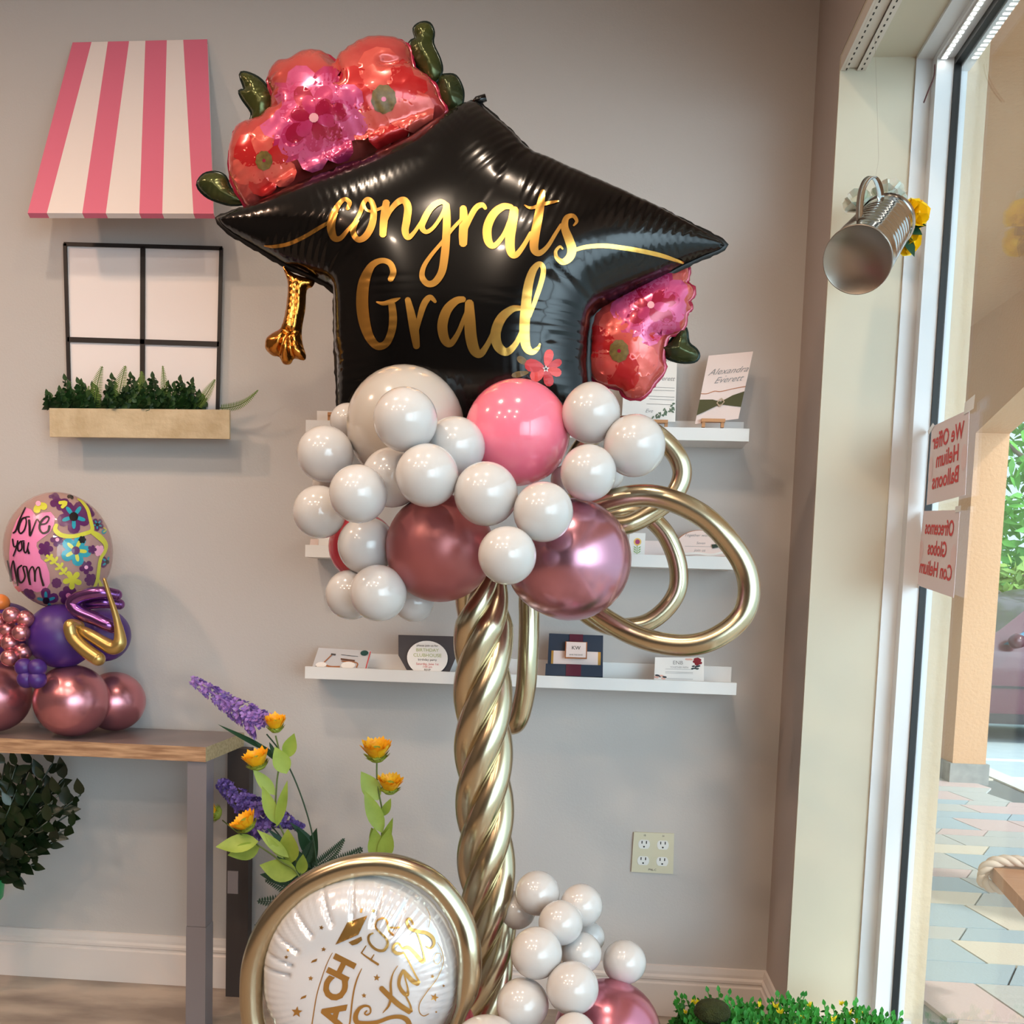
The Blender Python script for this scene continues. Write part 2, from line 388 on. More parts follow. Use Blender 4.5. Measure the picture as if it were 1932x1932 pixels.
class Card:
    """flat card from four picture corners (bl, br, tr, tl) at given depths"""
    def __init__(s, px, Y, flip=False):
        Y = Y if hasattr(Y, '__len__') else [Y] * 4
        s.c = [PY(p[0], p[1], y) for p, y in zip(px, Y)]
        n = np.cross(s.c[1] - s.c[0], s.c[3] - s.c[0]); s.n = n / np.linalg.norm(n)
        if s.n[1] > 0: s.n = -s.n
        s.w = np.linalg.norm(s.c[1] - s.c[0]); s.hh = np.linalg.norm(s.c[3] - s.c[0])
    def at(s, u, v, off=.0006):
        a, b, c, d = s.c; return a * (1 - u) * (1 - v) + b * u * (1 - v) + c * u * v + d * (1 - u) * v + s.n * off
    def slab(s, mb, th=.002, mi=0): return mb.slab(s.c, -s.n * th, mi)
    def poly(s, mb, P, off=.0006, mi=0):
        from mathutils.geometry import tessellate_polygon
        t = tessellate_polygon([[Vector((p[0], p[1], 0)) for p in P]]); vs = [s.at(p[0], p[1], off) for p in P]
        fs = []
        for f in t:
            nn = np.cross(vs[f[1]] - vs[f[0]], vs[f[2]] - vs[f[0]]); fs.append(tuple(f) if nn @ s.n > 0 else tuple(f)[::-1])
        mb.add(vs, fs, mi)
    def line(s, mb, P, wd, off=.0007, mi=0, wav=0):   # P in uv, width metres
        P = catmull(P, 6) if len(P) > 2 else [np.array(p, float) for p in P]; asp = np.array((s.w, s.hh)); vs = []; n = len(P)
        for i in range(n):
            t = (P[min(i + 1, n - 1)] - P[max(i - 1, 0)]) * asp; t = t / (np.linalg.norm(t) + 1e-9); nn = np.array((-t[1], t[0])) * wd / 2 / asp
            vs += [s.at(*(P[i] - nn), off), s.at(*(P[i] + nn), off)]
        mb.add(vs, [(2 * i, 2 * i + 2, 2 * i + 3, 2 * i + 1) for i in range(n - 1)], mi)
    def text(s, mb, body, u, v, size, mi=0, bold=0., shear=0., off=.0007, mirror=False):
        k = -1 if mirror else 1
        text_on(mb, body, lambda a, b: s.at(u + k * a * size / s.w, v + b * size / s.hh, off), mi, bold, shear)

# ================================================================== SETTING
XR = .531; YJ = 2.498; XG = .785; ZH = 2.43
XL, YB, ZC = -3.6, -4.2, 3.12
struct(MB().box((XL - .1, WALL, 0), (XR + .35, WALL + .12, ZC)), 'wall_back', wall_m)
mb = MB().box((XR, YJ, 0), (XR + .17, WALL, ZC)).box((XR, YB, ZH), (XR + .169, YJ, ZC)).box((XR, YB, 0), (XR + .17, YB + .3, ZH))
struct(mb, 'wall_right', wallR_m)
struct(MB().box((XL - .1, YB, 0), (XL, WALL, ZC)), 'wall_left', back_m)
struct(MB().box((XL, YB - .1, 0), (XR + .3, YB, ZC)), 'wall_front', back_m)
struct(MB().box((XL - .1, YB - .1, ZC), (XR + .3, WALL + .12, ZC + .1)), 'ceiling', ceil_m)
struct(MB().box((XL - .1, YB - .1, -.1), (.80, WALL + .12, 0)), 'floor', floor_m)
# cream window reveal: jamb face and head soffit
struct(MB().box((XR + .001, YJ - .006, .145), (XR + .172, YJ - .0005, ZH)), 'trim_1', cream_m)
struct(MB().box((XR + .001, YB + .3, ZH - .006), (XR + .172, YJ - .006, ZH - .0005)), 'trim_2', cream_m)
def baseboard(name, pts, nrm, zs=1.0):
    prof = [(0, 0), (.016, 0), (.016, .092), (.011, .096), (.011, .101), (.014, .105), (.014, .112), (.009, .118), (.009, .126), (.006, .141), (0, .143)]
    mb = MB(); vs = []
    for p in pts:
        for d, z in prof: vs.append((p[0] + nrm[0] * d + p[2], p[1] + nrm[1] * d, z))
    k = len(prof); mb.add(vs, [(i, i + k, i + k + 1, i + 1) if nrm[1] else (i, i + 1, i + k + 1, i + k) for i in range(k - 1)])
    return struct(mb, name, trim_m)
baseboard('baseboard_back', [(XL, WALL, 0), (XR, WALL, 0)], (0, -1))
baseboard('baseboard_right', [(XR, YJ - .002, 0), (XR, WALL, 0)], (-1, 0))
struct(MB().box((XR - .02, YJ - .03, 0), (XR + .30, YJ - .006, .145)), 'baseboard_window', trim_m)
# storefront frame: members seen at the far jamb, the head, sill; parts of window_1
win = bpy.data.objects.new('window_1', None); COL.objects.link(win); win['kind'] = 'structure'; win.location = (XG, YJ, 0); ORG['window_1'] = (XG, YJ, 0)
mb = MB()
mb.box((.702, YJ - .012, .1), (.738, YJ + .02, ZH)).box((.738, YJ - .045, .1), (.776, YJ + .02, ZH))     # far jamb, two steps
mb.box((.702, YB + .3, ZH - .014), (.738, YJ - .012, ZH + .03)).box((.738, YB + .3, ZH - .028), (.776, YJ - .045, ZH + .03))   # head
mb.box((.702, YB + .3, 0), (.776, YJ - .045, .10))                          # sill rail
for y in (.35, -1.8): mb.box((.738, y, .1), (.776, y + .05, ZH - .02))      # mullions further along
mb.build('window_frame', alu_m, win, False)
mb = MB().box((.776, YJ - .050, .1), (.792, YJ - .002, ZH - .02)).box((.776, YB + .3, ZH - .045), (.792, YJ - .050, ZH - .02))
mb.build('gasket', black_m, win, False)
gm = bpy.data.materials.new('glass'); gm.use_nodes = True; nt = gm.node_tree; nt.nodes.clear()
o_ = nt.nodes.new('ShaderNodeOutputMaterial'); mx = nt.nodes.new('ShaderNodeMixShader'); tr = nt.nodes.new('ShaderNodeBsdfTransparent'); gl = nt.nodes.new('ShaderNodeBsdfGlossy'); lw = nt.nodes.new('ShaderNodeLayerWeight'); pw = nt.nodes.new('ShaderNodeMath'); pw.operation = 'POWER'; pw.inputs[1].default_value = 5; fr = nt.nodes.new('ShaderNodeMath'); fr.operation = 'MULTIPLY_ADD'; fr.inputs[1].default_value = .8; fr.inputs[2].default_value = .03
lw.inputs[0].default_value = .5; nt.links.new(lw.outputs['Facing'], pw.inputs[0]); nt.links.new(pw.outputs[0], fr.inputs[0]); gl.inputs['Roughness'].default_value = .0; tr.inputs[0].default_value = (.95, .985, .98, 1)
nt.links.new(fr.outputs[0], mx.inputs[0]); nt.links.new(tr.outputs[0], mx.inputs[1]); nt.links.new(gl.outputs[0], mx.inputs[2]); nt.links.new(mx.outputs[0], o_.inputs[0])
MB().box((.783, YB + .3, .08), (.786, YJ - .049, ZH - .044)).build('pane', gm, win, False)
mb = MB().box((.792, YJ - .030, 0), (.812, YJ + .02, ZH)).box((.792, YB + .3, ZH - .05), (.815, YJ - .03, ZH)).box((.792, YB + .3, 0), (.815, YJ - .05, .1))
mb.build('outer_frame', alu_m, win, False)
# exterior shell of the shopfront
mb = MB().box((.812, YJ - .012, -.02), (.864, YJ + .4, ZC + .1)).box((.70, YJ + .02, -.02), (.812, YJ + .4, ZC)).box((.812, YB, ZH + .03), (.864, YJ - .012, ZC + .1)).box((.80, YJ + .3, 0), (.864, 8.6, 3.1))
struct(mb, 'wall_exterior', ext_beige)
struct(MB().box((.864, YB, 3.1), (2.74, 8.6, 3.2)), 'ceiling_walkway', peach_m)
# arcade wall with arched opening
mb = MB()
def arch(y): return 2.35 + min(.42, .21 * min(7.02 - y, y - 3.6))
ys = [3.6 + (7.02 - 3.6) * (.5 - .5 * math.cos(math.pi * i / 28)) for i in range(29)]
for a, b in zip(ys, ys[1:]):
    za, zb = arch(a), arch(b)
    mb.add([(2.52, a, za), (2.52, b, zb), (2.52, b, 3.1), (2.52, a, 3.1), (2.74, a, za), (2.74, b, zb), (2.74, b, 3.1), (2.74, a, 3.1)],
           [(0, 3, 2, 1), (4, 5, 6, 7), (0, 1, 5, 4)])
mb.box((2.52, 7.02, .13), (2.74, 7.5, 3.1)).box((2.52, 3.1, .13), (2.74, 3.6, 3.1)).box((2.52, 7.5, 2.5), (2.74, 8.6, 3.1))
struct(mb, 'wall_arcade', peach_m)
struct(MB().box((2.50, 7.0, -.02), (2.76, 7.52, .13)).box((2.50, 3.08, -.02), (2.76, 3.62, .13)), 'trim_3', grayblk_m)
# pavers
pc = [mat('paver_pink', S(214, 190, 186), .85, bump=(90, .2)), mat('paver_cream', S(226, 214, 196), .85, bump=(90, .2)), mat('paver_blue', S(176, 192, 200), .85, bump=(90, .2)), mat('paver_grey', S(196, 196, 192), .85, bump=(90, .2)), mat('paver_joint', S(128, 130, 128), .9)]
mb = MB().box((.80, YB, -.08), (2.9, 8.4, -.012), 4)
r2 = random.Random(3); y = -1.0; row = 0
while y < 8.1:
    h = (.23, .15, .3, .19)[row % 4]; x = .3 + (row * .37) % .5 - 1.2
    while x < 3.6:
        wv = r2.choice((.24, .3, .42)); g = .004; sh = .55 if row % 2 else -.18
        q = []
        for (xx, yy) in ((x + g, y + g), (x + wv - g, y + g), (x + wv - g, y + h - g), (x + g, y + h - g)):
            X_ = xx + (yy - y) * sh; rot = .5; q.append((X_, yy))
        if min(p[0] for p in q) > .80 and max(p[0] for p in q) < 2.9:
            k = r2.choice((0, 0, 1, 2, 2, 3, 3)); vs = [(p[0], p[1], -.02) for p in q] + [(p[0], p[1], 0.) for p in q]
            mb.add(vs, [(4, 5, 6, 7), (0, 1, 5, 4), (1, 2, 6, 5), (2, 3, 7, 6), (3, 0, 4, 7)], k)
        x += wv
    y += h; row += 1
struct(mb, 'floor_walkway', pc)
asph = mat('pale_blue_asphalt', S(186, 200, 204), .9, noise=(8, S(200, 212, 214), .3))  # asphalt in a light blue tone
lotw = mat('road_paint', S(248, 248, 244), .8)
mb = MB().box((2.9, -4, -.2), (30, 30, -.12)).box((-4, 8.4, -.2), (2.9, 30, -.12)); struct(mb, 'ground', asph)
struct(MB().box((2.9, -4, -.12), (3.06, 8.56, 0.0)).box((.80, 8.4, -.12), (2.9, 8.56, 0.0)), 'trim_4', mat('kerb_concrete', S(226, 226, 218), .9))
mb = MB().box((3.06, 7.9, -.12), (12, 8.1, -.116)).box((3.06, 9.0, -.12), (12, 9.1, -.116)); struct(mb, 'trim_5', lotw)

# ceiling lamps (their own light inside)
glow = emis('lamp_glow', (1, .86, .68, 1), 9)
for i, (x, y, p) in enumerate(LAMPS):
    t = thing('ceiling_downlight', 'round recessed ceiling lamp with warm bulb above the shop floor', 'ceiling light', (x, y, ZC), 'ceiling downlights')
    MB().lathe([(.045, -.002), (.075, -.004), (.08, -.012), (.078, -.0005)], (x, y, ZC), seg=24).build('lamp_ring', alu_m, t)
    MB().lathe([(0.0001, -.004), (.044, -.004)], (x, y, ZC), seg=24).build('lamp_lens', glow, t)
    L = bpy.data.lights.new('downlight', 'AREA'); L.shape = 'DISK'; L.size = .10; L.energy = p * LAMP_GAIN; L.color = LAMP_COL if i < 7 else (1, .62, .42); L.spread = math.radians(165)
    lo = bpy.data.objects.new('lamp_light', L); COL.objects.link(lo); lo.parent = t; lo.location = (0, 0, -.02)

# ================================================================== CAP BALLOON
Yc = 2.08
cap = thing('graduation_cap_balloon', 'large black foil graduation cap balloon reading congrats Grad in gold script', 'balloon', PY(880, 770, Yc))
cap_poly = [(412, 413), (440, 403), (475, 393), (540, 364), (620, 333), (700, 303), (780, 268), (840, 224), (872, 203), (890, 196), (906, 200), (922, 214), (958, 247), (1000, 290), (1012, 298), (1030, 303), (1090, 330),
            (1150, 355), (1250, 400), (1330, 440), (1360, 455), (1367, 463), (1358, 471), (1330, 482), (1290, 500), (1230, 532), (1170, 562), (1130, 584), (1116, 600), (1110, 640), (1108, 690), (1112, 740), (1122, 790), (1080, 815), (900, 822), (720, 815), (640, 775), (641, 740), (637, 680), (635, 600), (635, 552), (620, 538), (585, 520), (540, 500), (490, 470), (440, 441), (420, 425)]
cr = [([(1116, 598), (1085, 575), (1045, 540)], 9, .03), ([(635, 546), (655, 530), (690, 512)], 9, .025), ([(780, 268), (800, 300), (812, 325)], 9, .015), ([(1010, 300), (985, 330), (955, 360)], 10, .02),
      ([(1105, 655), (1070, 658), (1040, 660)], 6, .03), ([(1108, 705), (1075, 708)], 6, .03)]
fc = Foil(cap_poly, Yc, .125, cr, .045, 15, 42, 5)
fc.build('cap_body', black_foil, cap)
# welded rim just outside the seam
def rim(poly, Y0, grow, name, m, parent, th=.0015, jag=0):
    P = resample([tuple(p) for p in poly], 8); n = len(P); A = 0
    for i in range(n): A += P[i][0] * P[(i + 1) % n][1] - P[(i + 1) % n][0] * P[i][1]
    sg = 1 if A > 0 else -1; out = []
    for i in range(n):
        t = P[(i + 1) % n] - P[i - 1]; t = t / (np.linalg.norm(t) + 1e-9); out.append(P[i] + np.array((t[1], -t[0])) * sg * (grow + jag * math.sin(i * 1.9) * math.sin(i * .7)))
    mb = MB(); vs = []
    for i in range(n):
        a = PY(P[i][0], P[i][1], Y0); b = PY(out[i][0], out[i][1], Y0); vs += [a - (0, th, 0), b - (0, th * .5, 0), b + (0, th * .5, 0), a + (0, th, 0)]
    fs = []
    for i in range(n):
        j = (i + 1) % n
        for k in range(3): fs.append((4 * i + k, 4 * j + k, 4 * j + k + 1, 4 * i + k + 1))
    return mb.add(vs, fs).build(name, m, parent)
rim(cap_poly, Yc + .002, 7, 'seam_edge', mat('black_seam', S(8, 8, 9), .45), cap, jag=1.5)
MB().tube([PY(890, 197, Yc), PY(900, 190, Yc - .01), PY(917, 184, Yc - .01)], [.004, .008, .007], 10).build('inflation_tab', black_foil, cap)
# script
tA = lambda x, y: (400 + x / 3.864, 350 + y / 3.864)
tB = lambda x, y: (800 + x / 3.22, 150 + y / 3.22)
SA = [[(380, 440, 8), (450, 445, 24), (560, 425, 28), (680, 370, 28), (780, 310, 28), (850, 270, 26)],
      [(985, 172, 26), (1003, 125, 34), (965, 100, 30), (915, 150, 40), (880, 230, 56), (868, 310, 60), (890, 380, 50), (935, 385, 36), (985, 330, 28), (1035, 275, 26)],
      [(1035, 275, 26), (1075, 210, 30), (1100, 140, 34), (1130, 100, 32), (1165, 120, 38), (1180, 190, 46), (1165, 290, 52), (1120, 370, 50), (1070, 395, 42), (1035, 360, 42), (1030, 310, 44), (1060, 250, 30)],
      [(1105, 130, 16), (1125, 175, 18), (1165, 188, 20), (1215, 172, 22), (1260, 150, 22)],
      [(1272, 115, 50), (1258, 200, 56), (1250, 290, 56), (1245, 365, 50)],
      [(1255, 290, 22), (1295, 190, 34), (1350, 125, 44), (1400, 108, 52), (1428, 160, 56), (1420, 250, 56), (1408, 330, 52), (1430, 378, 42), (1475, 340, 28), (1530, 260, 26), (1580, 195, 24)],
      [(1705, 130, 26), (1660, 120, 40), (1600, 160, 44), (1555, 230, 48), (1530, 300, 44), (1560, 338, 32), (1610, 310, 28), (1665, 235, 26), (1700, 160, 26)],
      [(1708, 135, 46), (1712, 250, 56), (1706, 400, 58), (1695, 520, 60), (1675, 630, 56), (1625, 705, 50), (1570, 715, 46), (1532, 665, 42), (1545, 590, 34), (1600, 505, 28), (1680, 410, 26), (1750, 320, 26), (1815, 250, 24)]]
SB = [[(238, 775, 40), (242, 850, 52), (238, 940, 54), (238, 1005, 46)],
      [(245, 930, 22), (285, 830, 34), (320, 775, 34), (355, 762, 30), (375, 785, 20)],
      [(535, 775, 30), (480, 772, 42), (420, 820, 50), (385, 900, 54), (390, 980, 50), (425, 1010, 34), (480, 950, 26), (520, 860, 24), (545, 790, 24)],
      [(550, 785, 52), (535, 880, 58), (522, 970, 58), (530, 1050, 50), (560, 1065, 36), (605, 1010, 28), (650, 930, 24)],
      [(722, 675, 28), (708, 760, 48), (690, 860, 54), (672, 960, 56), (670, 1030, 50), (700, 1055, 36), (750, 1015, 26), (800, 935, 22), (835, 880, 20)],
      [(610, 762, 8), (650, 780, 18), (720, 758, 22), (780, 745, 18), (818, 738, 8)],
      [(908, 888, 10), (928, 860, 20), (905, 828, 26), (865, 842, 34), (855, 900, 46), (880, 970, 54), (898, 1030, 56), (885, 1080, 50), (845, 1108, 38), (808, 1085, 26), (800, 1045, 20), (825, 1015, 16), (843, 1030, 10)],
      [(905, 1040, 22), (980, 1018, 26), (1090, 1010, 28), (1200, 1022, 28), (1320, 1042, 28), (1450, 1072, 26), (1575, 1115, 16)],
      # Grad: a, d
      [(245, 1335, 34), (195, 1345, 46), (140, 1400, 58), (112, 1490, 62), (125, 1575, 56), (160, 1605, 42), (205, 1545, 30), (245, 1450, 28), (280, 1370, 28)],
      [(275, 1350, 50), (278, 1450, 66), (285, 1560, 70), (305, 1640, 64), (340, 1668, 46), (380, 1620, 34), (420, 1540, 28)],
      [(590, 1390, 28), (535, 1395, 42), (470, 1450, 58), (435, 1540, 62), (450, 1620, 58), (500, 1655, 48), (555, 1610, 34), (600, 1520, 30), (640, 1430, 26)],
      [(640, 1440, 22), (680, 1330, 28), (715, 1220, 32), (725, 1150, 32), (700, 1120, 32), (660, 1165, 46), (632, 1260, 56), (618, 1390, 62), (610, 1520, 62), (620, 1620, 54), (655, 1655, 38), (690, 1635, 24), (705, 1605, 10)]]
SG = [[(1298, 690, 40), (1322, 630, 46), (1295, 565, 42), (1230, 548, 40), (1160, 590, 54), (1110, 700, 80), (1095, 840, 88), (1108, 980, 84), (1145, 1100, 68), (1205, 1170, 56), (1270, 1150, 54), (1310, 1060, 56), (1320, 960, 58), (1310, 860, 50)],
      [(1198, 848, 10), (1250, 860, 30), (1320, 840, 34), (1372, 820, 8)],
      [(1425, 825, 40), (1450, 930, 58), (1475, 1060, 66), (1492, 1180, 48)],
      [(1490, 1080, 22), (1515, 960, 40), (1548, 860, 48), (1590, 815, 40), (1630, 850, 22)]]
mb = MB(); ribbon_on(mb, SA, fc.pt, 6, tA, 1 / 3.864); ribbon_on(mb, SG, fc.pt, 6, tA, 1 / 3.864); ribbon_on(mb, SB, fc.pt, 6, tB, 1 / 3.22)
tag(mb.build('gold_lettering', gold_foil, cap), 'gold script lettering')
# small printed flower
mb = MB()
for a, L, W, k in ((-1.35, 34, 19, 0), (-.45, 30, 16, 1), (.35, 28, 18, 0), (1.35, 32, 20, 1), (2.5, 32, 24, 0), (3.35, 38, 26, 1)): patch_on(mb, petal(1030, 695, a, L, W, 3), fc.pt, 6, .0012 + .0002 * k, k)
for a, L, W in ((2.95, 42, 12), (-2.55, 34, 14)): patch_on(mb, petal(1000, 702 if a > 0 else 690, a, L * .8, W, 2), fc.pt, 6, .0009, 2)
patch_on(mb, star5(1030, 696, 7), fc.pt, 3, .002, 3); patch_on(mb, ell(1030, 696, 2.5, n=8), fc.pt, 2, .0024, 4)
tag(mb.build('printed_flower', [mat('printed_red', S(216, 66, 60), .4), mat('printed_crimson', S(190, 36, 40), .4), yel_c, paper, ink], cap, False), 'small red printed flower')

def conv(L, ox, oy, s): return [(ox + x / s, oy + y / s) for x, y in L]
def clipin(q, cx, cy, P):
    out = []
    for p in q:
        k = 1.
        while k > .2 and not in_poly(np.array([cx + (p[0] - cx) * k]), np.array([cy + (p[1] - cy) * k]), P)[0]: k -= .06
        k = k - .03 if k < 1 else 1
        out.append((cx + (p[0] - cx) * k, cy + (p[1] - cy) * k))
    return out
def floral(name, pts, Y0, H, flowers, label, cres):
    P = [tuple(p) for p in catmull(pts, 3, True)]
    f = Foil(P, Y0, H, cres, .08, 22, 30, 5); o = f.build(name, coral_foil, cap); tag(o, label)
    rim(P, Y0 + .002, 5, 'seam_edge', mag3, o, jag=2)
    mb = MB(); k = 0
    for (cx, cy, r, kind) in flowers:
        k += 1; of = .0008 + .0002 * k
        if kind == 'm':
            for ring, (rr, n_, ms) in enumerate(((1.0, 9, (1, 0)), (.72, 7, (0, 3)), (.42, 6, (2, 0)))):
                for i in range(n_):
                    a = 2 * math.pi * (i + .5 * ring) / n_ + .2
                    q = [p for p in petal(cx, cy, a, r * rr, r * rr * .62, 2)]
                    q = [p for p in q]; 
                    q = clipin(q, cx, cy, P)
                    patch_on(mb, q, f.pt, 7, of + .0003 * ring + .00004 * i, ms[i % 2])
                    q2 = clipin(petal(cx, cy, a, r * rr * .86, r * rr * .5, 3), cx, cy, P); patch_on(mb, q2, f.pt, 7, of + .0003 * ring + .00004 * i + .00015, 3 if ring == 0 else (0 if i % 2 else 2))
            patch_on(mb, ell(cx, cy, r * .09, n=10), f.pt, 4, of + .0016, 6)
        else:
            for ring, (rr, n_) in enumerate(((1., 6), (.7, 5))):
                for i in range(n_):
                    a = 2 * math.pi * (i + .4 * ring) / n_ + cx
                    q = clipin(petal(cx, cy, a, r * rr, r * rr * .85, 2), cx, cy, P)
                    patch_on(mb, q, f.pt, 7, of + .0003 * ring + .00004 * i, 4 if (i + ring) % 2 else 5)
            q = [(cx + r * .24 * (1 + .05 * math.sin(9 * t)) * math.cos(t), cy + r * .28 * (1 + .05 * math.sin(9 * t)) * math.sin(t)) for t in np.linspace(0, 2 * math.pi, 28)[:-1]]
            patch_on(mb, q, f.pt, 4, of + .0016, 7); patch_on(mb, ell(cx, cy, r * .05, n=8), f.pt, 3, of + .002, 2)
    tag(mb.build('printed_petals', [mag1, mag2, mag3, mag2, cor1, cor2, pet_edge, yel_c], o), 'printed magenta and coral blossoms')
    return f
top_o = conv([(385, 1195), (330, 1130), (285, 1030), (270, 930), (290, 820), (320, 715), (400, 690), (490, 680), (530, 610), (545, 550), (520, 480), (505, 430), (545, 345), (600, 310), (655, 330), (695, 282), (750, 262), (850, 275), (910, 310), (930, 345), (965, 290), (1040, 230), (1130, 185), (1220, 180), (1310, 195), (1360, 225), (1375, 300), (1400, 370), (1470, 410), (1520, 470), (1545, 540), (1580, 605), (1520, 670), (1400, 750), (1200, 850), (900, 980), (600, 1110), (450, 1190)], 350, 20, 3.22)
floral('top_flower_cluster', top_o, 2.10, .095, [(724, 187, 98, 'c'), (498, 303, 66, 'c'), (592, 222, 102, 'm')], 'red and magenta floral foil top',
       [([(628, 120), (645, 150), (655, 185)], 9, .35), ([(510, 215), (540, 222)], 8, .3), ([(780, 130), (755, 145), (735, 150)], 8, .25)])
right_o = conv([(1010, 1430), (1100, 1365), (1300, 1255), (1440, 1175), (1540, 1130), (1600, 1130), (1605, 1200), (1590, 1235), (1635, 1265), (1630, 1320), (1605, 1350), (1625, 1390), (1590, 1420), (1585, 1490), (1540, 1540), (1480, 1560), (1460, 1620), (1450, 1700), (1460, 1770), (1400, 1840), (1370, 1890), (1310, 1935), (1230, 1930), (1190, 1880), (1100, 1860), (1030, 1820), (995, 1740), (990, 1600), (1000, 1490)], 800, 150, 3.22)
floral('side_flower_cluster', right_o, 2.11, .06, [(1168, 662, 76, 'c'), (1228, 575, 76, 'm')], 'magenta and coral floral foil wing', [([(1265, 630), (1230, 640)], 8, .3)])
for i, (L, oxy, ky) in enumerate((
    ([(335, 390), (370, 380), (440, 410), (490, 460), (540, 540), (525, 620), (470, 685), (400, 680), (405, 620), (350, 540), (330, 490), (362, 480)], (350, 20), 2.11),
    ([(75, 1060), (110, 1000), (180, 985), (240, 1010), (270, 1080), (330, 1130), (372, 1165), (280, 1178), (190, 1155), (120, 1120)], (350, 20), 2.11),
    ([(1390, 110), (1430, 78), (1480, 80), (1505, 130), (1500, 200), (1540, 290), (1555, 360), (1530, 425), (1480, 430), (1420, 350), (1370, 280), (1365, 195), (1400, 170)], (350, 20), 2.11),
    ([(1540, 410), (1590, 392), (1640, 400), (1675, 460), (1685, 520), (1665, 600), (1610, 612), (1560, 570), (1535, 500)], (350, 20), 2.11),
    ([(1440, 1630), (1500, 1590), (1540, 1530), (1590, 1515), (1605, 1600), (1650, 1640), (1668, 1680), (1640, 1712), (1560, 1715), (1490, 1695), (1460, 1670)], (800, 150), 2.12))):
    P = [tuple(p) for p in catmull(conv(L, oxy[0], oxy[1], 3.22), 3, True)]
    f = Foil(P, ky, .022, (), .1, 12, 14, 3); o = f.build('foil_leaf', leafF, cap); rim(P, ky + .001, 3.5, 'seam_edge', leaf_dark, o)
tass = conv([(525, 590), (600, 645), (740, 690), (730, 740), (690, 762), (680, 900), (655, 1050), (660, 1150), (685, 1240), (668, 1275), (600, 1262), (570, 1302), (520, 1300), (490, 1250), (440, 1240), (390, 1190), (395, 1120), (440, 1080), (500, 1040), (530, 950), (550, 800), (550, 700), (525, 620)], 400, 350, 3.864)
P = [tuple(p) for p in catmull(tass, 3, True)]
f = Foil(P, 2.08, .03, [(conv([(500, 1250), (540, 1150), (560, 1080)], 400, 350, 3.864), 4, .5), (conv([(595, 1260), (590, 1150), (575, 1080)], 400, 350, 3.864), 4, .5), (conv([(590, 1060), (620, 900), (630, 740)], 400, 350, 3.864), 3, .25), (conv([(500, 1050), (600, 1085), (655, 1060)], 400, 350, 3.864), 4, .35)], .1, 12, 14, 3)
tag(f.build('tassel', tassel_m, cap), 'bronze gold tassel')

# ================================================================== LATEX BALLOONS
def bprof(seg=18):
    out = []
    for i in range(seg + 1):
        ph = math.pi * i / seg; r = math.sin(ph); z = -math.cos(ph)
        if z < -.55: z = z - .10 * ((-.55 - z) / .45) ** 2
        out.append((max(r, .012), z))
    out = [(.03, -1.17), (.045, -1.15), (.03, -1.12)] + [p for p in out[1:]]
    out[-1] = (.0005, 1.0); return out
BP = bprof(22); BM = {}
def balloon(name, cx, cy, r, Y, m, label, group, axis=None, sq=(1, 1)):
    key = (name, m.name)
    if key not in BM:
        mb = MB().lathe(BP, (0, 0, 0), seg=40); o = mb.build(name, m, None, True); BM[key] = o
    else:
        o = BM[key].copy(); COL.objects.link(o)
    c = PY(cx, cy, Y); dist = np.linalg.norm(c - E0); R = r * Y / F
    ax = Vector(axis if axis is not None else (random.uniform(-.35, .35), -1, random.uniform(-.3, .3))).normalized()
    o.rotation_mode = 'QUATERNION'; o.rotation_quaternion = Vector((0, 0, 1)).rotation_difference(ax)
    o.location = tuple(c); o.scale = (R * sq[0], R * sq[1], R * 1.0); return tag(o, label, 'balloon', group)
G1 = 'white balloons clustered under the cap'; G2 = 'white balloons at the foot of the column'
